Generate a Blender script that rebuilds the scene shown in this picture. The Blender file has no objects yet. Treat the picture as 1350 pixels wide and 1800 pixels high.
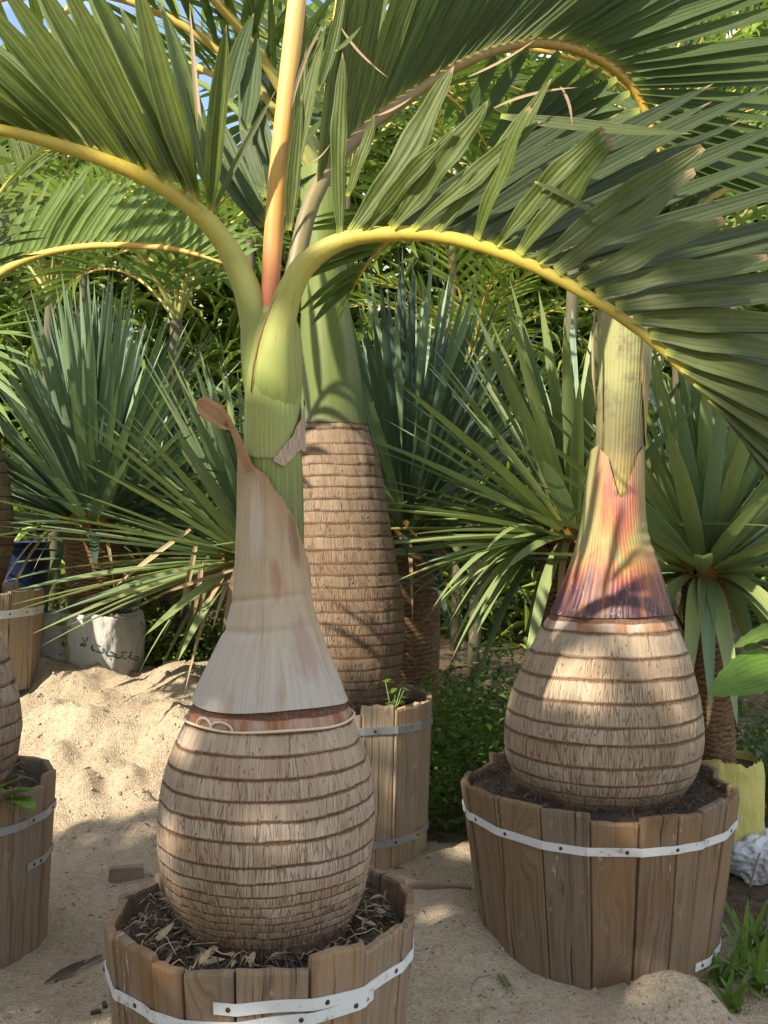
import bpy, math, random
import numpy as np
from mathutils import Vector, Matrix, noise as mnoise

# ------------------------------------------------------------------ camera, sky, sun, exposure
S = bpy.context.scene
COL = S.collection
F = 1800.0; HY = 915.0; CZ = 1.4          # focal length in photo pixels, horizon row, eye height
cam_d = bpy.data.cameras.new('camera'); cam = bpy.data.objects.new('camera', cam_d); COL.objects.link(cam)
cam_d.sensor_fit = 'VERTICAL'; cam_d.sensor_height = 36.0; cam_d.lens = 36.0
cam_d.shift_y = (HY - 900.0) / 1800.0
cam_d.clip_start = 0.02; cam_d.clip_end = 2000
cam.location = (0, 0, CZ); cam.rotation_euler = (math.radians(90), 0, 0)
S.camera = cam

SUN_EL = math.radians(38); SUN_AZ = math.radians(42)        # behind the viewer, to the left
SDIR = Vector((-math.sin(SUN_AZ) * math.cos(SUN_EL), -math.cos(SUN_AZ) * math.cos(SUN_EL), math.sin(SUN_EL)))
world = bpy.data.worlds.new('World'); S.world = world; world.use_nodes = True
wt = world.node_tree; wt.nodes.clear()
sky = wt.nodes.new('ShaderNodeTexSky'); sky.sky_type = 'NISHITA'; sky.sun_disc = False
sky.sun_elevation = SUN_EL; sky.sun_rotation = math.atan2(SDIR.x, SDIR.y); sky.dust_density = 1.5
tcw = wt.nodes.new('ShaderNodeTexCoord')
cn = wt.nodes.new('ShaderNodeTexNoise'); cn.inputs['Scale'].default_value = 2.2; cn.inputs['Detail'].default_value = 7
cn.inputs['Roughness'].default_value = 0.55
mpw = wt.nodes.new('ShaderNodeMapping'); mpw.inputs['Scale'].default_value = (1, 1, 2.2); mpw.inputs['Location'].default_value = (3.1, 0.4, 0.9)
wt.links.new(tcw.outputs['Generated'], mpw.inputs['Vector']); wt.links.new(mpw.outputs[0], cn.inputs['Vector'])
cr = wt.nodes.new('ShaderNodeValToRGB'); cr.color_ramp.elements[0].position = 0.42; cr.color_ramp.elements[1].position = 0.62
wt.links.new(cn.outputs['Fac'], cr.inputs['Fac'])
mxw = wt.nodes.new('ShaderNodeMix'); mxw.data_type = 'RGBA'
wt.links.new(cr.outputs['Color'], mxw.inputs[0]); wt.links.new(sky.outputs[0], mxw.inputs[6])
mxw.inputs[7].default_value = (5.6, 5.8, 6.1, 1)
bg = wt.nodes.new('ShaderNodeBackground'); bg.inputs['Strength'].default_value = 0.15
wo = wt.nodes.new('ShaderNodeOutputWorld')
wt.links.new(mxw.outputs[2], bg.inputs[0]); wt.links.new(bg.outputs[0], wo.inputs[0])
sl = bpy.data.lights.new('sun', 'SUN'); sl.energy = 4.6; sl.angle = math.radians(0.6); sl.color = (1.0, 0.91, 0.75)
so = bpy.data.objects.new('sun', sl); COL.objects.link(so); so.location = (-6, -7, 9)
so.rotation_euler = (-SDIR).to_track_quat('-Z', 'Y').to_euler()
S.view_settings.view_transform = 'Standard'; S.view_settings.look = 'None'
S.view_settings.gamma = 1.0; S.view_settings.use_curve_mapping = False
S.view_settings.exposure = 1.12
S.render.engine = 'CYCLES'
S.cycles.max_bounces = 5; S.cycles.diffuse_bounces = 3; S.cycles.transparent_max_bounces = 6

R = random.Random(11)
rad = math.radians

def pix(px, py, Y):
    return Vector(((px - 675.0) / F * Y, Y, CZ - (py - HY) / F * Y))

# ------------------------------------------------------------------ mesh helpers
def mesh(name, verts, faces, uvs=None, attrs=None, smooth=True):
    me = bpy.data.meshes.new(name)
    me.from_pydata([tuple(v) for v in verts], [], faces)
    if uvs is not None:
        uv = me.uv_layers.new(name='UVMap')
        li = np.empty(len(me.loops), dtype=np.int32); me.loops.foreach_get('vertex_index', li)
        uv.data.foreach_set('uv', np.asarray(uvs, dtype=np.float32)[li].ravel())
    if attrs:
        for k, a in attrs.items():
            at = me.attributes.new(k, 'FLOAT', 'POINT'); at.data.foreach_set('value', np.asarray(a, dtype=np.float32))
    if smooth:
        me.polygons.foreach_set('use_smooth', np.ones(len(me.polygons), dtype=bool))
    me.update()
    return me

def link(name, me, mat=None, parent=None):
    o = bpy.data.objects.new(name, me); COL.objects.link(o)
    if mat is not None and len(me.materials) == 0: me.materials.append(mat)
    if parent is not None:
        o.parent = parent
        o.matrix_parent_inverse = Matrix.Translation(-BASE[parent.name])
    BASE[o.name] = Vector((0, 0, 0))
    return o
BASE = {}

def tag(o, label=None, cat=None, group=None, kind=None):
    if label: o['label'] = label
    if cat: o['category'] = cat
    if group: o['group'] = group
    if kind: o['kind'] = kind
    return o

def thing(name, loc, label, cat, group=None):
    o = bpy.data.objects.new(name, None); COL.objects.link(o); o.location = loc
    o.empty_display_size = 0.1
    BASE[o.name] = Vector(loc)
    return tag(o, label, cat, group)

class MB:
    def __init__(s): s.v = []; s.f = []; s.u = []
    def add(s, v, f, u=None):
        b = len(s.v); s.v += [Vector(x) for x in v]; s.f += [tuple(i + b for i in q) for q in f]
        s.u += (u if u is not None else [(0.5, 0.5)] * len(v))
    def build(s, name, mat, parent=None, smooth=True):
        return link(name, mesh(name, s.v, s.f, s.u, smooth=smooth), mat, parent)

def smooth_pts(pts, n):
    """Catmull-Rom through rows of numbers."""
    P = np.asarray(pts, dtype=float); m = len(P)
    out = []
    for i in range(n):
        t = i / (n - 1) * (m - 1); k = min(int(t), m - 2); s = t - k
        p0 = P[max(k - 1, 0)]; p1 = P[k]; p2 = P[k + 1]; p3 = P[min(k + 2, m - 1)]
        out.append(0.5 * ((2 * p1) + (-p0 + p2) * s + (2 * p0 - 5 * p1 + 4 * p2 - p3) * s * s + (-p0 + 3 * p1 - 3 * p2 + p3) * s ** 3))
    return np.array(out)

def tube_data(pts, radii, seg=8, flat=1.0, cap=True, uvm=1.0):
    """Round tube along points; flat squeezes it along its own normal."""
    P = [Vector(p) for p in pts]; n = len(P); v = []; f = []; u = []
    ref = Vector((0, -1, 0.2))
    for i in range(n):
        t = (P[min(i + 1, n - 1)] - P[max(i - 1, 0)])
        t = t.normalized() if t.length > 1e-9 else Vector((0, 0, 1))
        a = t.cross(ref)
        if a.length < 1e-3: a = t.cross(Vector((1, 0, 0)))
        a.normalize(); b = a.cross(t).normalized()
        r = radii[i] if hasattr(radii, '__len__') else radii
        for j in range(seg):
            an = 2 * math.pi * j / seg
            v.append(P[i] + a * math.cos(an) * r + b * math.sin(an) * r * flat)
            u.append((j / seg, uvm * i / (n - 1)))
    for i in range(n - 1):
        for j in range(seg):
            k = (j + 1) % seg
            f.append((i * seg + j, i * seg + k, (i + 1) * seg + k, (i + 1) * seg + j))
    if cap:
        f.append(tuple(range(seg))[::-1]); f.append(tuple((n - 1) * seg + j for j in range(seg)))
    return v, f, u

def tube(name, pts, radii, mat, parent=None, seg=8, flat=1.0):
    v, f, u = tube_data(pts, radii, seg, flat)
    return link(name, mesh(name, v, f, u), mat, parent)

def blade_data(p0, d, L, W, nrm, droop=0.1, fold=0.35, nseg=8, curl=0.0, base=0.35, peak=0.3, pleat=0, twist=0.0, tipw=0.0, sag=None, ripple=0.0):
    """A leaf blade: centre line bending under its weight, V-folded, uv = (across, along)."""
    d = Vector(d).normalized(); nrm = Vector(nrm).normalized()
    cols = 5 if pleat else 3
    C = []
    down = Vector((0, 0, -1)) if sag is None else Vector(sag)
    for i in range(nseg + 1):
        s = i / nseg
        C.append(Vector(p0) + d * (L * s) + down * (droop * L * s * s) + nrm * (curl * L * math.sin(math.pi * s)))
    v = []; f = []; u = []
    for i in range(nseg + 1):
        s = i / nseg
        t = (C[min(i + 1, nseg)] - C[max(i - 1, 0)]).normalized()
        sd = t.cross(nrm)
        if sd.length < 1e-4: sd = t.cross(Vector((0.3, 0.1, 1)))
        sd.normalize(); nn = sd.cross(t).normalized()
        if twist:
            q = Matrix.Rotation(twist * s, 3, t); sd = q @ sd; nn = q @ nn
        if s < peak: w = base + (1 - base) * math.sin(s / peak * math.pi / 2)
        else:
            q = (s - peak) / (1 - peak); w = tipw + (1 - tipw) * max(0.0, 1 - q ** 1.9) ** 0.85
        w *= W * 0.5
        fo = fold * (1 - 0.55 * s)
        if ripple:
            ph = (p0[0] * 91 + p0[2] * 57) % 6.28; C[i] = C[i] + sd * (W * ripple * math.sin(s * 7 + ph) * s); w *= 1 + ripple * math.sin(s * 19 + ph * 2); fo += 2.2 * ripple * math.sin(s * 12 + ph)
        if cols == 3:
            v += [C[i] - sd * w * math.cos(fo) + nn * w * math.sin(fo), C[i], C[i] + sd * w * math.cos(fo) + nn * w * math.sin(fo)]
            u += [(0, s), (0.5, s), (1, s)]
        else:
            e = w * pleat
            v += [C[i] - sd * w * math.cos(fo) + nn * w * math.sin(fo), C[i] - sd * w * 0.5 * math.cos(fo) + nn * (w * 0.5 * math.sin(fo) + e), C[i],
                  C[i] + sd * w * 0.5 * math.cos(fo) + nn * (w * 0.5 * math.sin(fo) + e), C[i] + sd * w * math.cos(fo) + nn * w * math.sin(fo)]
            u += [(0, s), (0.25, s), (0.5, s), (0.75, s), (1, s)]
    for i in range(nseg):
        for j in range(cols - 1):
            a = i * cols + j
            f.append((a, a + 1, a + cols + 1, a + cols))
    return v, f, u

def blade(name, mat, parent, *a, **k):
    v, f, u = blade_data(*a, **k)
    return link(name, mesh(name, v, f, u), mat, parent)

# ------------------------------------------------------------------ material helpers
class NT:
    def __init__(s, name):
        s.m = bpy.data.materials.new(name); s.m.use_nodes = True; s.t = s.m.node_tree; s.t.nodes.clear()
        s.out = s.n('ShaderNodeOutputMaterial')
    def n(s, k, **kw):
        x = s.t.nodes.new(k)
        for a, b in kw.items(): setattr(x, a, b)
        return x
    def set(s, sock, val):
        if hasattr(val, 'links') or isinstance(val, bpy.types.NodeSocket): s.t.links.new(val, sock)
        else:
            if isinstance(val, tuple) and len(val) == 3 and sock.type == 'RGBA': val = val + (1,)
            sock.default_value = val
    def uv(s):
        x = s.n('ShaderNodeUVMap'); x.uv_map = 'UVMap'; return x.outputs[0]
    def obj(s): return s.n('ShaderNodeTexCoord').outputs['Object']
    def attr(s, k): return s.n('ShaderNodeAttribute', attribute_name=k).outputs['Fac']
    def rnd(s): return s.n('ShaderNodeObjectInfo').outputs['Random']
    def sep(s, v):
        x = s.n('ShaderNodeSeparateXYZ'); s.set(x.inputs[0], v); return x.outputs
    def comb(s, a, b, c=0.0):
        x = s.n('ShaderNodeCombineXYZ'); s.set(x.inputs[0], a); s.set(x.inputs[1], b); s.set(x.inputs[2], c); return x.outputs[0]
    def map(s, v, scale=(1, 1, 1), loc=(0, 0, 0)):
        x = s.n('ShaderNodeMapping'); s.set(x.inputs[0], v); x.inputs['Scale'].default_value = scale; s.set(x.inputs['Location'], loc); return x.outputs[0]
    def noise(s, v, scale=5.0, detail=4.0, rough=0.55, dist=0.0, out='Fac'):
        x = s.n('ShaderNodeTexNoise'); s.set(x.inputs['Vector'], v); x.inputs['Scale'].default_value = scale
        x.inputs['Detail'].default_value = detail; x.inputs['Roughness'].default_value = rough; x.inputs['Distortion'].default_value = dist
        return x.outputs[out]
    def vor(s, v, scale=5.0, feature='F1', out='Distance', rand=1.0):
        x = s.n('ShaderNodeTexVoronoi', feature=feature); s.set(x.inputs['Vector'], v); x.inputs['Scale'].default_value = scale
        x.inputs['Randomness'].default_value = rand
        return x.outputs[out]
    def math(s, op, a, b=0.0, clamp=False):
        x = s.n('ShaderNodeMath', operation=op); x.use_clamp = clamp; s.set(x.inputs[0], a); s.set(x.inputs[1], b); return x.outputs[0]
    def ramp(s, fac, stops, interp='LINEAR'):
        x = s.n('ShaderNodeValToRGB'); s.set(x.inputs[0], fac); e = x.color_ramp.elements; x.color_ramp.interpolation = interp
        while len(e) < len(stops): e.new(0.5)
        for i, (p, c) in enumerate(stops):
            e[i].position = p
            e[i].color = (c, c, c, 1) if not hasattr(c, '__len__') else tuple(c) + (1,)
        return x.outputs[0]
    def mix(s, fac, a, b, mode='MIX'):
        x = s.n('ShaderNodeMix', data_type='RGBA', blend_type=mode); s.set(x.inputs[0], fac); s.set(x.inputs[6], a); s.set(x.inputs[7], b); return x.outputs[2]
    def bump(s, h, strength=0.5, dist=0.01, normal=None):
        x = s.n('ShaderNodeBump'); s.set(x.inputs['Height'], h); x.inputs['Strength'].default_value = strength; x.inputs['Distance'].default_value = dist
        if normal is not None: s.set(x.inputs['Normal'], normal)
        return x.outputs[0]
    def pbr(s, col, rough=0.6, normal=None, metal=0.0, spec=0.4, trans=0.0, tcol=None, sheen=0):
        b = s.n('ShaderNodeBsdfPrincipled'); s.set(b.inputs['Base Color'], col); s.set(b.inputs['Roughness'], rough)
        b.inputs['Metallic'].default_value = metal; b.inputs['Specular IOR Level'].default_value = spec
        if normal is not None: s.set(b.inputs['Normal'], normal)
        sh = b.outputs[0]
        if trans:
            t = s.n('ShaderNodeBsdfTranslucent'); s.set(t.inputs[0], tcol if tcol is not None else col)
            if normal is not None: s.set(t.inputs['Normal'], normal)
            mx = s.n('ShaderNodeMixShader'); mx.inputs[0].default_value = trans
            s.t.links.new(sh, mx.inputs[1]); s.t.links.new(t.outputs[0], mx.inputs[2]); sh = mx.outputs[0]
        s.t.links.new(sh, s.out.inputs[0])
        return s.m

def leaf_mat(name, c1, c2, vein, stripes=5, trans=0.35, tip=(0.30, 0.20, 0.10), tip_at=0.95, base=(0.30, 0.30, 0.06), base_to=0.08, rough=0.42, back=None, spec=0.5, ribc=0.45, blot=0.35):
    k = NT(name); u, v, _ = k.sep(k.uv()); rnd = k.rnd()
    col = k.mix(rnd, c1, c2)
    nz = k.noise(k.comb(k.math('MULTIPLY', u, 3.0), k.math('MULTIPLY', v, 9.0), k.math('MULTIPLY', rnd, 77.0)), 1.4, 4)
    col = k.mix(k.math('MULTIPLY', k.ramp(nz, [(0.35, 0.0), (0.75, 1.0)]), blot), col, vein)
    st = k.math('SINE', k.math('MULTIPLY', u, stripes * 2 * math.pi))
    fine = k.noise(k.comb(k.math('MULTIPLY', u, 40.0), k.math('MULTIPLY', v, 1.5), rnd), 1.0, 3)
    sm = k.ramp(st, [(0.62, 0.0), (0.98, 1.0)])
    col = k.mix(k.math('MULTIPLY', sm, ribc), col, vein)
    col = k.mix(k.math('MULTIPLY', k.ramp(fine, [(0.45, 0.0), (0.7, 1.0)]), 0.25), col, vein)
    mid = k.ramp(k.math('ABSOLUTE', k.math('SUBTRACT', u, 0.5)), [(0.0, 1.0), (0.045, 0.0)])
    col = k.mix(k.math('MULTIPLY', mid, 0.55), col, vein)
    if back is not None:
        g = k.n('ShaderNodeNewGeometry').outputs['Backfacing']
        col = k.mix(k.math('MULTIPLY', g, 0.6), col, back)
    vb = k.math('ADD', v, k.math('MULTIPLY', k.math('SUBTRACT', nz, 0.5), 0.05))
    col = k.mix(k.ramp(vb, [(0.0, 1.0), (base_to, 0.0)]), col, base)
    vt = k.math('ADD', v, k.math('MULTIPLY', k.math('SUBTRACT', nz, 0.5), 0.16))
    col = k.mix(k.ramp(vt, [(tip_at, 0.0), (min(tip_at + 0.035, 1.0), 1.0)]), col, tip)
    h = k.math('ADD', k.math('MULTIPLY', st, 0.5), fine)
    nm = k.bump(h, 0.35, 0.004)
    tc = k.mix(0.45, col, (0.22, 0.34, 0.035), 'MIX')
    return k.pbr(col, rough, nm, spec=spec, trans=trans, tcol=tc)

# ------------------------------------------------------------------ materials
def trunk_mat(name, pale, tan, brown, ringc, ncr=70.0, vs=11.0, fresh=None, ringw=0.13, crack=1.0):
    """Ringed palm trunk: attributes band (0..1 inside a band, 1 = its upper scar), bid (band number), age (0 top .. 1 foot)."""
    k = NT(name); u, v, _ = k.sep(k.uv()); band = k.attr('band'); bid = k.attr('bid'); age = k.attr('age')
    o = k.obj()
    per = k.comb(k.math('MULTIPLY', u, 12.0), v, bid)
    big = k.noise(per, 1.2, 4, 0.6)
    wob = k.noise(k.comb(k.math('MULTIPLY', u, 30.0), k.math('MULTIPLY', v, 24.0), bid), 1.0, 2)
    uu = k.math('ADD', u, k.math('MULTIPLY', k.math('SUBTRACT', wob, 0.5), 0.0045))
    cv = k.comb(k.math('MULTIPLY', uu, ncr), k.math('MULTIPLY', v, vs), k.math('MULTIPLY', bid, 3.7))
    ed = k.vor(cv, 1.0, 'DISTANCE_TO_EDGE')
    cell = k.vor(cv, 1.0, 'F1', 'Color')
    patch = k.noise(k.comb(k.math('MULTIPLY', u, 26.0), k.math('MULTIPLY', v, 7.0), bid), 1.0, 3)
    thr = k.math('MULTIPLY', k.math('ADD', k.math('MULTIPLY', age, 0.055), k.math('MULTIPLY', k.ramp(patch, [(0.42, 0.0), (0.72, 0.12)]), k.math('ADD', 0.25, age))), crack)
    cr = k.math('SUBTRACT', 1.0, k.math('DIVIDE', ed, k.math('MAXIMUM', thr, 0.004), True), True)
    fine = k.noise(k.comb(k.math('MULTIPLY', u, 260.0), k.math('MULTIPLY', v, 6.0), bid), 1.0, 4)
    bandr = k.noise(k.comb(bid, 3.3, 0.0), 5.0, 1)
    col = k.mix(k.ramp(k.math('ADD', k.math('MULTIPLY', big, 0.7), k.math('MULTIPLY', bandr, 0.85)), [(0.58, 0.0), (0.95, 1.0)]), pale, tan)
    col = k.mix(k.math('MULTIPLY', k.ramp(k.sep(cell)[0], [(0.2, 0.0), (1.0, 1.0)]), 0.35), col, brown)
    col = k.mix(k.math('MULTIPLY', k.ramp(fine, [(0.45, 0.0), (0.8, 1.0)]), 0.35), col, brown)
    dirt = k.noise(o, 3.5, 5, 0.6)
    col = k.mix(k.math('MULTIPLY', k.ramp(k.math('ADD', dirt, k.math('MULTIPLY', age, 0.22)), [(0.55, 0.0), (0.85, 1.0)]), 0.55), col, brown)
    if fresh is not None:
        fn = k.noise(k.comb(k.math('MULTIPLY', u, 14.0), k.math('MULTIPLY', v, 2.0), 4.0), 1.0, 4)
        fc = k.ramp(fn, [(0.30, fresh[0]), (0.45, fresh[1]), (0.58, fresh[2]), (0.72, fresh[1])])
        fc = k.mix(k.math('MULTIPLY', k.ramp(fine, [(0.5, 0.0), (0.7, 1.0)]), 0.5), fc, pale)
        isf = k.math('LESS_THAN', bid, 0.5)
        col = k.mix(isf, col, fc); cr = k.math('MULTIPLY', cr, k.math('SUBTRACT', 1.0, k.math('MULTIPLY', isf, 0.92)))
    col = k.mix(k.math('MULTIPLY', cr, 0.55), col, tuple(0.5 * c for c in brown))
    rn = k.noise(k.comb(k.math('MULTIPLY', u, 190.0), k.math('MULTIPLY', v, 90.0), bid), 1.0, 3)
    bb = k.math('ADD', band, k.math('MULTIPLY', k.math('SUBTRACT', rn, 0.5), 0.16))
    lowf = k.noise(k.comb(k.math('MULTIPLY', u, 11.0), k.math('MULTIPLY', bid, 5.1), 2.0), 1.0, 3, 0.65)
    bb = k.math('ADD', bb, k.math('MULTIPLY', k.math('SUBTRACT', lowf, 0.62), 0.22))
    ring = k.ramp(bb, [(1.0 - ringw * 1.5, 0.0), (1.0 - ringw * 0.9, 1.0)])
    low = k.ramp(band, [(0.0, 0.8), (0.05, 0.0)])
    rcol = k.mix(k.ramp(rn, [(0.35, 0.0), (0.7, 1.0)]), ringc, tuple(min(1, 2.4 * c) for c in ringc))
    col = k.mix(k.math('MAXIMUM', ring, low), col, rcol)
    h = k.math('SUBTRACT', k.math('MULTIPLY', fine, 0.35), k.math('MULTIPLY', cr, 1.0))
    h = k.math('ADD', h, k.math('MULTIPLY', k.math('MULTIPLY', ring, rn), 1.2))
    return k.pbr(col, 0.82, k.bump(h, 0.75, 0.006), spec=0.2)

M = {}
M['trunk_a'] = trunk_mat('front_trunk', (0.43, 0.355, 0.27), (0.36, 0.255, 0.165), (0.195, 0.12, 0.072), (0.085, 0.042, 0.026),
                         ncr=230.0, vs=7.0, fresh=((0.17, 0.065, 0.06), (0.27, 0.115, 0.05), (0.36, 0.25, 0.18)))
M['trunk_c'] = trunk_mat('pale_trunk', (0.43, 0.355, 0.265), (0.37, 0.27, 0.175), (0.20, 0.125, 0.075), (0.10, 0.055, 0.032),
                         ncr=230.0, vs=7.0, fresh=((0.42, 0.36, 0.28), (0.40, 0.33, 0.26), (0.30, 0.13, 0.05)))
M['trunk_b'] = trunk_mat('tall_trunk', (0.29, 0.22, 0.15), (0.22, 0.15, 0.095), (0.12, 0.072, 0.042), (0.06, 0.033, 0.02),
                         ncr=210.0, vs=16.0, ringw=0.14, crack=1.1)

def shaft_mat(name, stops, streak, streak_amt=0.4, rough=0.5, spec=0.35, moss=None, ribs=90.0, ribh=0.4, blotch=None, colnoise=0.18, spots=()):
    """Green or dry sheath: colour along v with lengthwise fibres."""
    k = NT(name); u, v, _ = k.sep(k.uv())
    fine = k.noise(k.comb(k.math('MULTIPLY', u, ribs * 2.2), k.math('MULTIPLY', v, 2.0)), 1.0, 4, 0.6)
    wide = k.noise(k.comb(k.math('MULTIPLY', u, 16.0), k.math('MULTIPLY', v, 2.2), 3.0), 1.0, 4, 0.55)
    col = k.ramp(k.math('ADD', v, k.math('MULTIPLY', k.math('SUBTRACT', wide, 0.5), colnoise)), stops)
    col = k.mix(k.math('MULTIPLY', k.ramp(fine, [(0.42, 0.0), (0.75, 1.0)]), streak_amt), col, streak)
    if blotch is not None:
        bn = k.noise(k.comb(k.math('MULTIPLY', u, 20.0), k.math('MULTIPLY', v, 1.6), 9.0), 1.0, 5, 0.65)
        col = k.mix(k.math('MULTIPLY', k.ramp(bn, [(0.50, 0.0), (0.68, 1.0)]), 0.8), col, blotch)
    if moss is not None:
        mn = k.noise(k.obj(), 26.0, 6, 0.75); m2 = k.noise(k.obj(), 7.0, 3)
        col = k.mix(k.math('MULTIPLY', k.ramp(k.math('MULTIPLY', mn, m2), [(0.24, 0.0), (0.36, 1.0)]), 0.75), col, moss)
    for (su, sv, ru, rv, sc_) in spots:
        du = k.math('DIVIDE', k.math('SUBTRACT', u, su), ru); dv = k.math('DIVIDE', k.math('SUBTRACT', v, sv), rv)
        dd = k.math('ADD', k.math('ADD', k.math('MULTIPLY', du, du), k.math('MULTIPLY', dv, dv)), k.math('MULTIPLY', k.math('SUBTRACT', k.noise(k.comb(k.math('MULTIPLY', u, 60.0), k.math('MULTIPLY', v, 9.0), su), 1.0, 5, 0.7), 0.5), 2.4))
        col = k.mix(k.math('MULTIPLY', k.ramp(dd, [(0.1, 1.0), (1.0, 0.0)]), 0.75), col, sc_)
    rib = k.math('SINE', k.math('MULTIPLY', k.math('ADD', u, k.math('MULTIPLY', wide, 0.012)), ribs * 2 * math.pi))
    nm = k.bump(k.math('ADD', k.math('MULTIPLY', rib, ribh), fine), 0.35, 0.004)
    return k.pbr(col, rough, nm, spec=spec)

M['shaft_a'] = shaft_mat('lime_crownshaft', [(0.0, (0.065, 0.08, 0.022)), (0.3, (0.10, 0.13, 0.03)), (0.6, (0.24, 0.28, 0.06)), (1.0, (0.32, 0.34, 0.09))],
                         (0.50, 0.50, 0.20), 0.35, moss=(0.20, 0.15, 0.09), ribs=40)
M['shell_a'] = shaft_mat('lime_sheath', [(0.0, (0.235, 0.265, 0.085)), (0.3, (0.24, 0.285, 0.07)), (0.7, (0.26, 0.30, 0.07)), (1.0, (0.28, 0.30, 0.075))],
                         (0.36, 0.38, 0.13), 0.4, ribs=38, blotch=(0.31, 0.22, 0.09), moss=None)
M['paper'] = shaft_mat('dry_papery_sheath', [(0.0, (0.40, 0.36, 0.31)), (0.22, (0.41, 0.36, 0.295)), (0.45, (0.42, 0.335, 0.23)), (0.8, (0.40, 0.30, 0.185)), (1.0, (0.33, 0.21, 0.11))],
                       (0.27, 0.19, 0.12), 0.5, rough=0.62, ribs=120, ribh=0.22, blotch=(0.30, 0.18, 0.095), colnoise=0.4, spots=((0.63, 0.88, 0.035, 0.16, (0.16, 0.085, 0.045)), (0.535, 0.57, 0.03, 0.11, (0.30, 0.13, 0.075)), (0.45, 0.75, 0.05, 0.2, (0.46, 0.40, 0.31)), (0.62, 0.30, 0.05, 0.22, (0.30, 0.20, 0.16))))
M['shaft_b'] = shaft_mat('green_crownshaft', [(0.0, (0.085, 0.10, 0.035)), (0.05, (0.10, 0.13, 0.035)), (0.5, (0.13, 0.165, 0.036)), (1.0, (0.15, 0.19, 0.042))],
                         (0.17, 0.21, 0.06), 0.2, rough=0.42, ribs=30, ribh=0.1)
M['shaft_c'] = shaft_mat('olive_crownshaft', [(0.0, (0.36, 0.25, 0.06)), (0.22, (0.32, 0.24, 0.075)), (0.38, (0.15, 0.13, 0.055)), (0.52, (0.16, 0.165, 0.065)), (0.62, (0.27, 0.275, 0.11)), (1.0, (0.31, 0.31, 0.13))],  # dark band: partly olive tone, partly a cast shadow put into the colour
                         (0.36, 0.31, 0.14), 0.35, ribs=44, moss=(0.13, 0.09, 0.06))

def painted_sheath():
    k = NT('purple_red_sheath'); u, v, _ = k.sep(k.uv())
    w = k.noise(k.comb(k.math('MULTIPLY', u, 15.0), k.math('MULTIPLY', v, 1.7), 1.0), 1.0, 5, 0.6)
    w2 = k.noise(k.comb(k.math('MULTIPLY', u, 30.0), k.math('MULTIPLY', v, 3.0), 7.0), 1.0, 4, 0.6)
    fine = k.noise(k.comb(k.math('MULTIPLY', u, 240.0), k.math('MULTIPLY', v, 2.0)), 1.0, 4, 0.6)
    vv = k.math('ADD', v, k.math('MULTIPLY', k.math('SUBTRACT', w, 0.5), 0.55))
    col = k.ramp(vv, [(0.0, (0.05, 0.018, 0.03)), (0.16, (0.085, 0.026, 0.038)), (0.27, (0.23, 0.05, 0.035)), (0.36, (0.30, 0.13, 0.04)), (0.5, (0.24, 0.22, 0.075)),
                      (0.66, (0.31, 0.11, 0.035)), (0.82, (0.32, 0.09, 0.06)), (1.0, (0.34, 0.16, 0.10))])
    col = k.mix(k.math('MULTIPLY', k.ramp(w2, [(0.5, 0.0), (0.68, 1.0)]), 0.7), col, (0.36, 0.15, 0.03))
    side = k.ramp(k.math('ADD', k.math('ABSOLUTE', k.math('SUBTRACT', u, 0.5)), k.math('MULTIPLY', k.math('SUBTRACT', w2, 0.5), 0.25)), [(0.05, 0.0), (0.20, 1.0)])
    col = k.mix(k.math('MULTIPLY', side, k.ramp(v, [(0.2, 0.0), (0.5, 0.9)])), col, (0.25, 0.265, 0.10))
    col = k.mix(k.math('MULTIPLY', k.ramp(fine, [(0.5, 0.0), (0.8, 1.0)]), 0.35), col, (0.50, 0.34, 0.24))
    wv = k.vor(k.comb(k.math('ADD', k.math('MULTIPLY', u, 60.0), k.math('MULTIPLY', w2, 3.0)), k.math('MULTIPLY', v, 6.0)), 1.0, 'DISTANCE_TO_EDGE')
    sc = k.math('MULTIPLY', k.ramp(wv, [(0.0, 1.0), (0.035, 0.0)]), k.ramp(k.noise(k.comb(k.math('MULTIPLY', u, 40.0), k.math('MULTIPLY', v, 9.0), 2.0), 1.0, 2), [(0.52, 0.0), (0.6, 1.0)]))
    col = k.mix(k.math('MULTIPLY', sc, 0.45), col, (0.50, 0.38, 0.30))
    rib = k.math('SINE', k.math('MULTIPLY', u, 70 * 2 * math.pi))
    return k.pbr(col, 0.5, k.bump(k.math('ADD', k.math('MULTIPLY', rib, 0.4), fine), 0.4, 0.004), spec=0.4)
M['sheath_c'] = painted_sheath()

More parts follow.
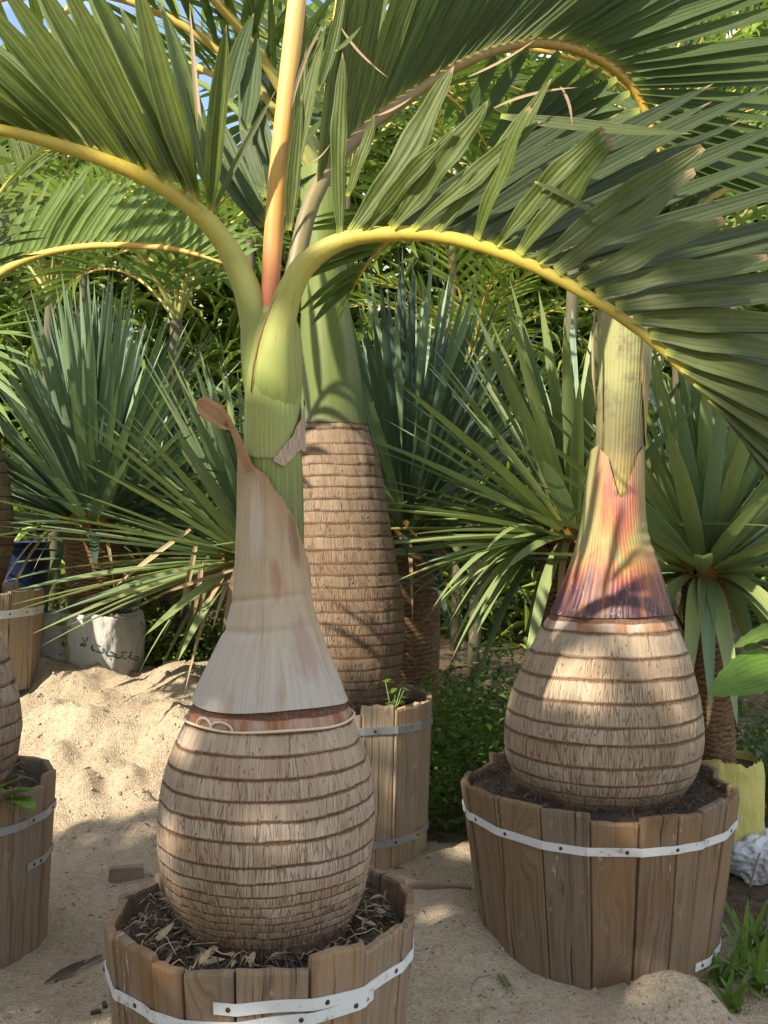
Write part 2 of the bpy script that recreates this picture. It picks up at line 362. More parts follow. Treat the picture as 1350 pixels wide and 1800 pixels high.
def petiole_mat(name, stops, speck=(0.42, 0.20, 0.04)):
    k = NT(name); u, v, _ = k.sep(k.uv()); o = k.obj()
    n1 = k.noise(o, 14.0, 4); n2 = k.noise(o, 90.0, 5, 0.7)
    col = k.ramp(k.math('ADD', v, k.math('MULTIPLY', k.math('SUBTRACT', n1, 0.5), 0.12)), stops)
    top = k.ramp(u, [(0.45, 0.0), (0.6, 1.0), (0.85, 1.0), (0.98, 0.0)])
    vg = k.ramp(v, [(0.22, 0.0), (0.42, 1.0)])
    col = k.mix(k.math('MULTIPLY', k.math('MULTIPLY', top, vg), 0.25), col, (0.52, 0.40, 0.05))
    col = k.mix(k.math('MULTIPLY', k.ramp(n2, [(0.52, 0.0), (0.66, 1.0)]), k.math('ADD', 0.02, k.math('MULTIPLY', vg, 0.55))), col, speck)
    lng = k.noise(k.comb(k.math('MULTIPLY', u, 26.0), k.math('MULTIPLY', v, 14.0), 3.0), 1.0, 5, 0.7)
    col = k.mix(k.math('MULTIPLY', k.ramp(lng, [(0.57, 0.0), (0.68, 1.0)]), 0.55), col, tuple(0.55 * c for c in speck))
    return k.pbr(col, 0.5, k.bump(n2, 0.2, 0.003), spec=0.45)
M['pet_a'] = petiole_mat('yellow_green_petiole', [(0.0, (0.205, 0.255, 0.065)), (0.17, (0.22, 0.27, 0.07)), (0.27, (0.28, 0.31, 0.085)), (0.40, (0.34, 0.34, 0.075)), (0.6, (0.46, 0.36, 0.04)), (0.75, (0.42, 0.33, 0.04)), (1.0, (0.20, 0.19, 0.03))])
M['pet_brown'] = petiole_mat('brownish_petiole', [(0.0, (0.17, 0.16, 0.06)), (0.3, (0.20, 0.15, 0.065)), (0.6, (0.29, 0.20, 0.045)), (1.0, (0.56, 0.33, 0.02))], (0.14, 0.08, 0.035))
M['pet_bg'] = petiole_mat('orange_yellow_petiole', [(0.0, (0.28, 0.30, 0.09)), (0.4, (0.46, 0.36, 0.07)), (1.0, (0.55, 0.30, 0.05))])
M['spear'] = petiole_mat('orange_spear', [(0.0, (0.44, 0.10, 0.09)), (0.14, (0.50, 0.17, 0.08)), (0.35, (0.54, 0.29, 0.06)), (0.7, (0.58, 0.38, 0.12)), (1.0, (0.58, 0.36, 0.14))], (0.55, 0.34, 0.10))

M['leaf_a'] = leaf_mat('bright_palm_leaflet', (0.039, 0.066, 0.009), (0.054, 0.079, 0.013), (0.183, 0.218, 0.046), 4, 0.24, base=(0.42, 0.42, 0.07), base_to=0.06, spec=0.28, rough=0.48, ribc=0.6)
M['leaf_a2'] = leaf_mat('palm_leaflet', (0.047, 0.069, 0.017), (0.063, 0.083, 0.019), (0.138, 0.154, 0.047), 4, 0.26, base=(0.36, 0.38, 0.07), base_to=0.06, back=(0.07, 0.085, 0.045), spec=0.38, rough=0.45)
M['leaf_a3'] = leaf_mat('shaded_palm_leaflet', (0.026, 0.040, 0.014), (0.042, 0.058, 0.020), (0.10, 0.12, 0.05), 4, 0.16, base=(0.2, 0.22, 0.05), base_to=0.05, spec=0.25, rough=0.45, blot=0.2)  # far rank's copy of the leaflet, its shade put into the darker colour
M['leaf_b'] = leaf_mat('deep_palm_leaflet', (0.030, 0.057, 0.017), (0.046, 0.075, 0.020), (0.103, 0.144, 0.036), 4, 0.30, base=(0.26, 0.30, 0.05), spec=0.28, rough=0.45)
M['leaf_bg'] = leaf_mat('sunny_palm_leaflet', (0.095, 0.169, 0.028), (0.140, 0.211, 0.039), (0.249, 0.338, 0.089), 3, 0.38, base=(0.38, 0.36, 0.06))
M['leaf_far'] = leaf_mat('yellow_palm_leaflet', (0.191, 0.275, 0.041), (0.263, 0.347, 0.051), (0.358, 0.449, 0.102), 2, 0.40)
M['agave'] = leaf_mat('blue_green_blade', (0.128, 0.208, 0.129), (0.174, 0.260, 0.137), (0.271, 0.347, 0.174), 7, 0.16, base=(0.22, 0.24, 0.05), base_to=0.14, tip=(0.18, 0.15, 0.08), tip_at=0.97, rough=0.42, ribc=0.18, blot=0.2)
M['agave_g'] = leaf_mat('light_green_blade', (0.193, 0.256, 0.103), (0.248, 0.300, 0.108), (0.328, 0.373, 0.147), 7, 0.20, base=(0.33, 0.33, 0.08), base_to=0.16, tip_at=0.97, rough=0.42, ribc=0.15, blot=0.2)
M['agave_d'] = leaf_mat('dark_blue_green_blade', (0.035, 0.066, 0.053), (0.056, 0.090, 0.062), (0.108, 0.156, 0.102), 7, 0.14, base=(0.14, 0.17, 0.05), base_to=0.12, tip_at=0.97, ribc=0.15, blot=0.2)  # darker blade, puts shade into the colour of the rear plants
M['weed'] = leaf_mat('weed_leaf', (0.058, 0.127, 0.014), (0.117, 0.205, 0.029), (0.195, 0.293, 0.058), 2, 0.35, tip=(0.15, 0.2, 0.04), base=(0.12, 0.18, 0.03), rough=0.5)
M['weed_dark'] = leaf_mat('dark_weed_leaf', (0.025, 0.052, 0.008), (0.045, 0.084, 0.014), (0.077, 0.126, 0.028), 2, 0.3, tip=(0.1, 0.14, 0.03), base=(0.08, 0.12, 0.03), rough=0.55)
M['broad'] = leaf_mat('broad_weed_leaf', (0.074, 0.172, 0.015), (0.086, 0.194, 0.017), (0.190, 0.293, 0.052), 9, 0.4, tip=(0.1, 0.2, 0.02), base=(0.16, 0.26, 0.04), rough=0.45)
M['dry'] = leaf_mat('dry_leaf', (0.42, 0.30, 0.17), (0.30, 0.20, 0.11), (0.50, 0.38, 0.22), 3, 0.2, tip=(0.25, 0.16, 0.09), base=(0.3, 0.2, 0.1), rough=0.7)
M['dead'] = leaf_mat('dead_brown_leaf', (0.085, 0.06, 0.045), (0.06, 0.045, 0.035), (0.14, 0.10, 0.075), 3, 0.08, tip=(0.05, 0.035, 0.03), base=(0.06, 0.04, 0.03), rough=0.6)

M['tip'] = leaf_mat('orange_brown_dry_tip', (0.34, 0.185, 0.085), (0.34, 0.185, 0.085), (0.22, 0.11, 0.05), 3, 0.1, tip=(0.2, 0.1, 0.05), base=(0.3, 0.18, 0.09), rough=0.6, spec=0.25, tip_at=0.99)
M['fringe'] = leaf_mat('fibre_fringe', (0.20, 0.125, 0.07), (0.12, 0.07, 0.04), (0.38, 0.28, 0.17), 2, 0.1, tip=(0.3, 0.2, 0.12), base=(0.1, 0.06, 0.03), rough=0.8, spec=0.2)
def wood_mat(name, light, warm, grey, dark):
    k = NT(name); rnd = k.rnd(); u, v, _ = k.sep(k.uv())       # uv in metres along the plank
    off = k.math('MULTIPLY', rnd, 91.0)
    w = k.noise(k.comb(k.math('MULTIPLY', u, 9.0), k.math('MULTIPLY', v, 3.0), off), 1.0, 3)
    uu = k.math('ADD', u, k.math('MULTIPLY', k.math('SUBTRACT', w, 0.5), 0.05))
    # knots bend the grain
    kn = k.vor(k.comb(k.math('MULTIPLY', u, 5.5), k.math('MULTIPLY', v, 2.6), off), 1.0)
    kd = k.math('SUBTRACT', 1.0, k.math('DIVIDE', kn, 0.32, True), True)
    gr = k.noise(k.comb(k.math('ADD', k.math('MULTIPLY', uu, 95.0), k.math('MULTIPLY', kd, 7.0)), k.math('MULTIPLY', v, 2.2), off), 1.0, 5, 0.6)
    gw = k.noise(k.comb(k.math('ADD', k.math('MULTIPLY', uu, 34.0), k.math('MULTIPLY', kd, 4.0)), k.math('MULTIPLY', v, 1.3), off), 1.0, 2)
    mixc = lambda a, b, f: tuple(x * (1 - f) + y * f for x, y in zip(a, b))
    col = k.ramp(rnd, [(0.0, light), (0.22, warm), (0.42, mixc(warm, dark, 0.35)), (0.6, mixc(light, grey, 0.5)), (0.8, mixc(warm, light, 0.6)), (1.0, mixc(warm, dark, 0.2))])
    col = k.mix(k.math('MULTIPLY', k.ramp(gw, [(0.42, 0.0), (0.62, 1.0)]), 0.5), col, warm)
    r2 = k.math('FRACT', k.math('MULTIPLY', rnd, 7.31))
    wear = k.noise(k.comb(k.math('MULTIPLY', u, 7.0), k.math('MULTIPLY', v, 4.0), off), 1.0, 6, 0.65)
    col = k.mix(k.math('MULTIPLY', k.ramp(k.math('ADD', wear, k.math('MULTIPLY', r2, 0.22)), [(0.46, 0.0), (0.68, 1.0)]), 0.85), col, grey)
    col = k.mix(k.math('MULTIPLY', k.ramp(gr, [(0.47, 0.0), (0.70, 1.0)]), 0.62), col, dark)
    spl = k.noise(k.comb(k.math('MULTIPLY', uu, 70.0), k.math('MULTIPLY', v, 0.9), k.math('ADD', off, 31.0)), 1.0, 3, 0.6)
    col = k.mix(k.math('MULTIPLY', k.ramp(spl, [(0.655, 0.0), (0.69, 1.0)]), 0.85), col, tuple(0.3 * c for c in dark))
    col = k.mix(k.ramp(kn, [(0.035, 0.9), (0.075, 0.0)]), col, tuple(0.4 * c for c in dark))
    stain = k.noise(k.comb(k.math('MULTIPLY', u, 11.0), k.math('MULTIPLY', v, 2.0), k.math('ADD', off, 5.0)), 1.0, 5, 0.7)
    col = k.mix(k.math('MULTIPLY', k.ramp(stain, [(0.60, 0.0), (0.72, 1.0)]), 0.75), col, tuple(0.55 * c for c in dark))
    pl = k.noise(k.comb(k.math('MULTIPLY', u, 60.0), k.math('MULTIPLY', v, 16.0), off), 1.0, 4, 0.7)
    col = k.mix(k.math('MULTIPLY', k.ramp(k.math('MULTIPLY', pl, stain), [(0.36, 0.0), (0.42, 1.0)]), 0.6), col, (0.55, 0.48, 0.38))
    return k.pbr(col, 0.75, k.bump(k.math('ADD', k.math('SUBTRACT', gr, k.math('MULTIPLY', k.ramp(spl, [(0.655, 0.0), (0.69, 1.0)]), 2.0)), k.math('MULTIPLY', wear, 0.8)), 0.8, 0.005), spec=0.25)
M['wood'] = wood_mat('weathered_plank', (0.29, 0.195, 0.11), (0.235, 0.13, 0.06), (0.225, 0.175, 0.125), (0.075, 0.045, 0.025))
M['wood_pale'] = wood_mat('pale_plank', (0.46, 0.33, 0.19), (0.40, 0.245, 0.12), (0.32, 0.26, 0.19), (0.17, 0.10, 0.05))
M['wood_dark'] = wood_mat('old_brown_plank', (0.235, 0.155, 0.085), (0.20, 0.115, 0.055), (0.19, 0.145, 0.105), (0.06, 0.036, 0.02))

def strap_mat(name, c, rough, metal):
    k = NT(name); o = k.obj(); n = k.noise(o, 9.0, 6, 0.7); n2 = k.noise(o, 60.0, 4, 0.7)
    col = k.mix(k.math('MULTIPLY', k.ramp(n, [(0.5, 0.0), (0.75, 1.0)]), 0.45), c, tuple(0.6 * x for x in c))
    col = k.mix(k.math('MULTIPLY', k.ramp(k.math('MULTIPLY', n2, n), [(0.29, 0.0), (0.38, 1.0)]), 0.7), col, (0.20, 0.14, 0.09))
    return k.pbr(col, rough, k.bump(n, 0.15, 0.004), metal=metal, spec=0.4)
M['strap_white'] = strap_mat('white_strap', (0.60, 0.61, 0.60), 0.5, 0.0)
M['strap_zinc'] = strap_mat('galvanised_strap', (0.42, 0.44, 0.45), 0.42, 0.65)
k = NT('dark_nail'); M['nail'] = k.pbr(k.mix(k.noise(k.obj(), 200.0), (0.03, 0.025, 0.022), (0.09, 0.06, 0.04)), 0.5, metal=0.6)

def soil_mat(name, a, b, sc=60.0):
    k = NT(name); o = k.obj(); n = k.noise(o, sc, 6, 0.7); n2 = k.noise(o, 8.0, 3); v = k.vor(o, sc * 1.8)
    col = k.mix(k.ramp(n, [(0.35, 0.0), (0.7, 1.0)]), a, b)
    col = k.mix(k.math('MULTIPLY', k.ramp(n2, [(0.45, 0.0), (0.7, 1.0)]), 0.5), col, tuple(0.5 * x for x in a))
    return k.pbr(col, 0.95, k.bump(k.math('ADD', n, v), 0.9, 0.01), spec=0.1)
k = NT('pink_brown_edge'); M['edge'] = k.pbr(k.mix(k.noise(k.obj(), 60.0, 4), (0.30, 0.14, 0.09), (0.22, 0.16, 0.06)), 0.6)
M['soil'] = soil_mat('potting_soil', (0.055, 0.042, 0.032), (0.15, 0.11, 0.08))

def ground_mat():
    k = NT('sandy_ground'); o = k.n('ShaderNodeTexCoord').outputs['Object']
    soil = k.attr('soil'); hill = k.attr('hill')
    big = k.noise(o, 1.8, 5, 0.6); mid = k.noise(o, 22.0, 6, 0.7); gr = k.noise(o, 210.0, 4, 0.8); v = k.vor(o, 150.0); vc = k.sep(k.vor(o, 150.0, 'F1', 'Color'))[0]
    sand = k.mix(k.ramp(big, [(0.35, 0.0), (0.68, 1.0)]), (0.43, 0.34, 0.235), (0.53, 0.435, 0.31))
    sand = k.mix(k.math('MULTIPLY', k.ramp(mid, [(0.48, 0.0), (0.70, 1.0)]), 0.6), sand, (0.32, 0.225, 0.135))
    sand = k.mix(k.math('MULTIPLY', k.ramp(vc, [(0.55, 0.0), (0.95, 1.0)]), 0.45), sand, (0.68, 0.56, 0.40))
    sand = k.mix(k.math('MULTIPLY', k.ramp(vc, [(0.02, 1.0), (0.12, 0.0)]), 0.6), sand, (0.20, 0.135, 0.085))
    sp = k.vor(o, 34.0); spm = k.math('MULTIPLY', k.ramp(sp, [(0.13, 1.0), (0.21, 0.0)]), k.ramp(mid, [(0.52, 0.0), (0.58, 1.0)]))
    sand = k.mix(k.math('MULTIPLY', spm, 0.7), sand, (0.12, 0.08, 0.055))
    dirt = k.mix(k.ramp(mid, [(0.35, 0.0), (0.7, 1.0)]), (0.075, 0.055, 0.035), (0.20, 0.145, 0.09))
    sm = k.ramp(k.math('ADD', soil, k.math('MULTIPLY', k.math('SUBTRACT', mid, 0.5), 0.5)), [(0.35, 0.0), (0.65, 1.0)])
    col = k.mix(sm, sand, dirt)
    hc = k.mix(k.ramp(k.noise(o, 0.7, 8, 0.75), [(0.4, 0.0), (0.6, 1.0)]), (0.42, 0.37, 0.27), (0.20, 0.22, 0.10))
    col = k.mix(hill, col, hc)
    h = k.math('ADD', k.math('MULTIPLY', gr, 0.5), k.math('ADD', k.math('MULTIPLY', mid, 1.6), k.math('MULTIPLY', v, 0.8)))
    return k.pbr(col, 0.95, k.bump(h, 0.95, 0.012), spec=0.12)
M['ground'] = ground_mat()

def fibre_trunk_mat():
    k = NT('stacked_leaf_base_trunk'); o = k.obj(); n = k.noise(o, 30.0, 5, 0.7); n2 = k.noise(o, 5.0, 3); r = k.rnd()
    col = k.mix(k.ramp(n, [(0.35, 0.0), (0.7, 1.0)]), (0.11, 0.055, 0.03), (0.30, 0.18, 0.095))
    col = k.mix(k.math('MULTIPLY', n2, 0.6), col, (0.20, 0.13, 0.075))
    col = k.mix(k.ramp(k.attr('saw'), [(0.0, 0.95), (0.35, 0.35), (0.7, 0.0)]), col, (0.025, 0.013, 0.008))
    return k.pbr(col, 0.85, k.bump(n, 0.6, 0.006), spec=0.15)
M['fibre'] = fibre_trunk_mat()
k = NT('orange_leaf_base'); M['orange'] = k.pbr(k.mix(k.noise(k.obj(), 30.0, 4), (0.20, 0.075, 0.02), (0.24, 0.16, 0.035)), 0.6)

def cloth_mat(name, a, b, stain, weave=240.0):
    k = NT(name); o = k.obj(); n = k.noise(o, 9.0, 5, 0.6); w = k.noise(k.map(o, (14.0, 14.0, 5.0)), 1.0, 4, 0.65)
    f = k.noise(k.map(o, (weave, weave, weave * 0.3)), 1.0, 2)
    col = k.mix(k.ramp(n, [(0.35, 0.0), (0.7, 1.0)]), a, b)
    col = k.mix(k.math('MULTIPLY', k.ramp(w, [(0.55, 0.0), (0.75, 1.0)]), 0.4), col, stain)
    return k.pbr(col, 0.7, k.bump(k.math('ADD', k.math('MULTIPLY', w, 3.0), k.math('MULTIPLY', f, 0.3)), 0.6, 0.012), spec=0.25, trans=0.08)
M['sack'] = cloth_mat('grey_white_sackcloth', (0.52, 0.50, 0.46), (0.44, 0.42, 0.39), (0.33, 0.30, 0.26))
M['sack_yellow'] = cloth_mat('yellow_woven_bag', (0.58, 0.52, 0.17), (0.50, 0.44, 0.13), (0.38, 0.34, 0.13))
M['bag_white'] = cloth_mat('white_bag', (0.66, 0.67, 0.68), (0.56, 0.57, 0.58), (0.36, 0.36, 0.36))
k = NT('ink'); M['ink'] = k.pbr(k.mix(k.ramp(k.noise(k.obj(), 60.0, 3), [(0.45, 0.0), (0.7, 1.0)]), (0.03, 0.07, 0.06), (0.20, 0.24, 0.22)), 0.7)
k = NT('blue_plastic'); M['blue'] = k.pbr(k.mix(k.noise(k.obj(), 6.0, 4), (0.01, 0.02, 0.08), (0.02, 0.035, 0.12)), 0.45)
k = NT('black_plastic'); M['black'] = k.pbr(k.mix(k.noise(k.obj(), 9.0, 4), (0.015, 0.015, 0.015), (0.05, 0.045, 0.04)), 0.5)
k = NT('pale_string'); M['string'] = k.pbr(k.mix(k.noise(k.obj(), 80.0, 3), (0.50, 0.40, 0.28), (0.62, 0.52, 0.38)), 0.8)
k = NT('grey_twig'); M['twig'] = k.pbr(k.mix(k.noise(k.obj(), 40.0, 4), (0.16, 0.12, 0.085), (0.28, 0.21, 0.15)), 0.85)
k = NT('pale_stem'); M['stem'] = k.pbr(k.mix(k.noise(k.obj(), 30.0, 4), (0.16, 0.21, 0.06), (0.26, 0.28, 0.10)), 0.6)
k = NT('grey_trunk'); M['bgtrunk'] = k.pbr(k.mix(k.noise(k.obj(), 18.0, 5), (0.055, 0.052, 0.025), (0.10, 0.085, 0.045)), 0.8)
k = NT('fibrous_beige'); u_, v_, _ = k.sep(k.uv()); fn_ = k.noise(k.comb(k.math('MULTIPLY', u_, 160.0), k.math('MULTIPLY', v_, 2.0)), 1.0, 4)
M['flap'] = k.pbr(k.mix(k.ramp(fn_, [(0.4, 0.0), (0.65, 1.0)]), (0.50, 0.38, 0.27), (0.26, 0.17, 0.12)), 0.8, k.bump(fn_, 0.8, 0.006))

# ------------------------------------------------------------------ ground
def sst(a, b, x):
    t = np.clip((np.asarray(x, dtype=float) - a) / (b - a), 0, 1); return t * t * (3 - 2 * t)
def ground_z(x, y):
    m = 0.50 * float(sst(4.55, 5.75, y)) * float(sst(-0.15, -0.95, x))
    z = m
    lump = float(sst(4.2, 5.2, y)) * float(sst(0.0, -0.7, x)) * float(sst(8.5, 6.5, y))
    z += lump * (0.15 * mnoise.noise((x * 2.3, y * 2.3, 1.7)) + 0.075 * mnoise.noise((x * 6.1, y * 6.1, 4.2)) + 0.022 * abs(mnoise.noise((x * 14, y * 14, 9.1))))
    if lump > 0.02: z += lump * (0.016 * abs(mnoise.noise((x * 27, y * 27, 3.3))) + 0.010 * mnoise.noise((x * 45, y * 45, 6.1)))
    z += 0.018 * mnoise.noise((x * 3.1, y * 3.1, 0.3)) + 0.012 * mnoise.noise((x * 7.3, y * 7.3, 8.3)) + 0.008 * mnoise.noise((x * 15.0, y * 15.0, 2.2)) + 0.0035 * mnoise.noise((x * 31.0, y * 31.0, 5.0))
    z += 0.115 * math.exp(-(((x - 0.81) / 0.15) ** 2 + ((y - 2.95) / 0.11) ** 2))
    z += 0.075 * math.exp(-(((x - 0.22) / 0.22) ** 2 + ((y - 3.5) / 0.3) ** 2)) - 0.03 * math.exp(-(((x - 0.6) / 0.35) ** 2 + ((y - 3.0) / 0.25) ** 2))
    z -= 0.07 * float(sst(0.93, 1.06, x)) * float(sst(2.2, 2.6, y))
    for cx_, cy_, am, sg in ((-1.42, 4.86, 0.085, 0.075), (-1.22, 4.9, 0.075, 0.065), (-1.12, 4.72, 0.06, 0.06), (-1.62, 5.05, 0.06, 0.09), (-0.95, 5.1, 0.06, 0.08)):
        z += am * math.exp(-((((x - cx_) ** 2 + (y - cy_) ** 2) / sg ** 2) ** 1.6))
    z += 0.09 * math.exp(-(((x + 0.95) / 0.28) ** 2 + ((y - 4.55) / 0.16) ** 2))
    if y > 14: z += min((y - 14) * 0.68, 11.5)
    return z
def build_ground():
    def axis(lo, hi, step, ext, grow):
        a = list(np.arange(lo, hi, step)); s = step; v = a[-1]
        while v < ext[1]: s *= grow; v += s; a.append(v)
        s = step; v = a[0]; pre = []
        while v > ext[0]: s *= grow; v -= s; pre.append(v)
        return pre[::-1] + a
    xs = axis(-2.6, 1.7, 0.02, (-120, 120), 1.35); ys = axis(2.0, 6.9, 0.02, (-30, 260), 1.3)
    V = []; soil = []; hill = []
    for y in ys:
        for x in xs:
            V.append((x, y, ground_z(x, y)))
            s = max(float(sst(4.30, 4.55, y)) * float(sst(-0.35, 0.0, x)), float(sst(6.3, 6.6, y)), float(sst(0.95, 1.05, x)) * float(sst(2.5, 2.9, y)) * (0.35 + 0.65 * float(sst(3.4, 4.2, y))))
            soil.append(s); hill.append(float(sst(13, 14.5, y)))
    nx = len(xs); Fc = []
    for j in range(len(ys) - 1):
        for i in range(nx - 1):
            a = j * nx + i; Fc.append((a, a + 1, a + nx + 1, a + nx))
    o = link('ground', mesh('ground', V, Fc, None, {'soil': soil, 'hill': hill}), M['ground'])
    tag(o, 'pale sandy nursery ground heaped up at the left and dark soil behind', kind='structure')
build_ground()
def on_ground(px, py):
    Y = 2.0
    for _ in range(400):
        p = pix(px, py, Y)
        if p.z <= ground_z(p.x, p.y): break
        Y += 0.01
    return pix(px, py, Y)

# ------------------------------------------------------------------ tubs
def dirn(t): return Vector((math.sin(t), -math.cos(t), 0))
def make_tub(label, cx, cy, rr, rb, z0, z1, n, wood, seed, soil_z, strap_specs, tall=None):
    rg = random.Random(seed)
    root = thing('wooden_tub', (cx, cy, z0), label, 'tub', 'plank tubs holding bottle palms')
    ws = [rg.uniform(0.65, 1.35) for _ in range(n)]; tot = sum(ws); a = rg.uniform(-0.3, 0.3) - math.pi; edges = [a]
    for w in ws: a += w / tot * 2 * math.pi; edges.append(a)
    c = Vector((cx, cy, 0)); zb = z0 - 0.05; th = 0.024; planks = []
    skew = [rg.gauss(0, 0.016) for _ in range(n)]; skew.append(skew[0])
    import bmesh
    for i in range(n):
        a0, a1 = edges[i] + rg.uniform(0.004, 0.011), edges[i + 1] - rg.uniform(0.004, 0.011); mid = (a0 + a1) / 2; half = (a1 - a0) / 2
        jo = rg.uniform(-0.004, 0.005); top0 = z1 + rg.uniform(-0.020, 0.014); top1 = top0 + rg.uniform(-0.012, 0.012)
        if tall and abs((mid - tall[0] + math.pi) % (2 * math.pi) - math.pi) < half: top0 += tall[1]; top1 += tall[1]
        lean = rg.uniform(-0.006, 0.006)
        cols = (0.0, 0.035, 0.3, 0.5, 0.7, 0.965, 1.0); nc = len(cols); V = []; Fc = []
        rows = (0.0, 0.5, 0.9, 0.985, 1.0); ch = rg.uniform(0.002, 0.004); pz = rg.uniform(0, 50)
        def corner(q, f, dep):
            tp = top0 + (top1 - top0) * q + 0.007 * mnoise.noise((q * 3.1, pz, 1)) + 0.005 * mnoise.noise((q * 9.0, pz, dep * 2))
            z = zb + (tp - zb) * f
            aa0, aa1 = a0 + skew[i] * (1 - f), a1 + skew[i + 1] * (1 - f)
            Rr = rb + (rr - rb) * (z - zb) / (z1 - zb) + jo
            e0, e1 = c + dirn(aa0) * Rr, c + dirn(aa1) * Rr
            p = e0.lerp(e1, q); nrm = dirn((aa0 + aa1) / 2)
            ins = dep * th
            if (q in (0.0, 1.0)): ins = ins + ch * (1 if dep == 0 else -1)
            if f == 1.0: ins = ins + ch * (1 if dep == 0 else -1)
            p -= nrm * (ins - 0.0018 * mnoise.noise((p.x * 18, p.y * 18, z * 5)))
            return Vector((p.x, p.y, z))
        for dep in (0, 1):
            for f in rows:
                for q in cols: V.append(corner(q, f, dep))
        nr = len(rows); hb_ = nc * nr
        for r_ in range(nr - 1):
            for q in range(nc - 1):
                a_ = r_ * nc + q
                Fc.append((a_, a_ + 1, a_ + nc + 1, a_ + nc)); Fc.append((hb_ + a_ + 1, hb_ + a_, hb_ + a_ + nc, hb_ + a_ + nc + 1))
            e_ = r_ * nc; Fc.append((e_ + hb_, e_, e_ + nc, e_ + nc + hb_)); e_ += nc - 1; Fc.append((e_, e_ + hb_, e_ + nc + hb_, e_ + nc))
        for q in range(nc - 1):
            e_ = (nr - 1) * nc + q; Fc.append((e_, e_ + 1, e_ + 1 + hb_, e_ + hb_))
        tg = dirn(mid + math.pi / 2)
        uv = [(v.dot(tg) + i * 0.37, v.z) for v in V]
        link('plank', mesh('plank', V, Fc, uv, smooth=False), wood, root)
        planks.append((edges[i], edges[i + 1], mid, half, jo))
    def rad_at(t, z):
        t = (t - edges[0]) % (2 * math.pi) + edges[0]
        R0 = rb + (rr - rb) * (z - zb) / (z1 - zb)
        for (e0, e1, mid, half, jo) in planks:
            if e0 <= t <= e1: return (R0 + jo) * math.cos(half) / math.cos(t - mid)
        return R0
    edge_list = edges
    for (sname, mat, t0, t1, zf, wd, nails) in strap_specs:
        m = MB(); steps = int((t1 - t0) / rad(2.5)) + 2; vv = []; ff = []
        for i in range(steps):
            t = t0 + (t1 - t0) * i / (steps - 1); z = zf(i / (steps - 1), t)
            r = max(rad_at(t - 0.02, z), rad_at(t, z), rad_at(t + 0.02, z))
            for (dz, dr) in ((-wd / 2, 0.001), (wd / 2, 0.001), (wd / 2, 0.0045), (-wd / 2, 0.0045)):
                vv.append(c + dirn(t) * (r + dr + (rr - rb) / (z1 - zb) * dz) + Vector((0, 0, z + dz)))
        for i in range(steps - 1):
            for j in range(4):
                q = (j + 1) % 4; ff.append((i * 4 + j, i * 4 + q, i * 4 + 4 + q, i * 4 + 4 + j))
        ff.append((0, 1, 2, 3)); ff.append(tuple((steps - 1) * 4 + j for j in (3, 2, 1, 0)))
        m.add(vv, ff); st = m.build('metal_strap', mat, root, smooth=False)
        for s in nails:
            t = t0 + (t1 - t0) * s; z = zf(s, t)
            r = max(rad_at(t - 0.02, z), rad_at(t, z), rad_at(t + 0.02, z)) + 0.003
            p = c + dirn(t) * r + Vector((0, 0, z)); d = dirn(t)
            v, f, u = tube_data([p, p + d * 0.003, p + d * 0.0045], [0.0062, 0.0058, 0.003], 7)
            link('nail', mesh('nail', v, f, u), M['nail'], st)
    # soil
    V = [(cx, cy, soil_z + 0.02)]; Fc = []; rings = 9; sg = 40
    for i in range(1, rings + 1):
        for j in range(sg):
            t = 2 * math.pi * j / sg; r = (rb + (rr - rb) * (soil_z - zb) / (z1 - zb) - 0.03) * i / rings
            p = Vector((cx, cy, soil_z)) + dirn(t) * r
            p.z += 0.016 * mnoise.noise((p.x * 14, p.y * 14, seed)) + 0.012 * mnoise.noise((p.x * 33, p.y * 33, seed))
            V.append(p)
    for j in range(sg): Fc.append((0, 1 + j, 1 + (j + 1) % sg))
    for i in range(rings - 1):
        for j in range(sg):
            a_, b_ = 1 + i * sg + j, 1 + i * sg + (j + 1) % sg
            Fc.append((a_, a_ + sg, b_ + sg, b_))
    link('soil', mesh('soil', V, Fc), M['soil'], root)
    return root, rad_at

AX, AY = pix(460, 0, 2.53).x, 2.53
CX, CY = pix(1050, 0, 3.49).x, 3.49
BX, BY = pix(612, 0, 4.4).x, 4.4
DX, DY = pix(-134, 0, 3.4).x, 3.4
EX, EY = pix(-56, 0, 5.8).x, 5.8

def za(s, t):   # spiral strap of the front tub; starts on the front, runs once round and passes under its own start
    return 0.372 - 0.046 * min(1, s / 0.78) + (0.018 if s > 0.84 else 0.0) * (s - 0.84) / 0.16 + 0.003 * math.sin(7 * t)
make_tub('honey brown plank tub with overlapping white strap, holding the palm with dry peeling sheath',
         AX, AY, 0.382, 0.335, -0.02, 0.455, 19, M['wood'], 5, 0.392,
         [('s', M['strap_white'], rad(-9), rad(-9) + rad(360 + 58), za, 0.026, [0.012, 0.09, 0.17, 0.62, 0.70, 0.78, 0.835, 0.88, 0.93, 0.978, 0.99])], tall=(rad(-147), 0.06))
make_tub('broad dark brown plank tub with sand piled against it, under the red and purple palm',
         CX, CY, 0.462, 0.385, -0.02, 0.520, 20, M['wood_dark'], 21, 0.482,
         [('s', M['strap_white'], rad(-180), rad(179), lambda s, t: 0.425 - 0.012 * math.cos(t) + 0.002 * math.sin(5 * t), 0.026, [0.27, 0.30, 0.36, 0.43, 0.5, 0.555, 0.66, 0.72, 0.78]),
          ('s', M['strap_white'], rad(38), rad(300), lambda s, t: 0.010 + 0.002 * math.sin(5 * t), 0.026, [0.02, 0.06])])
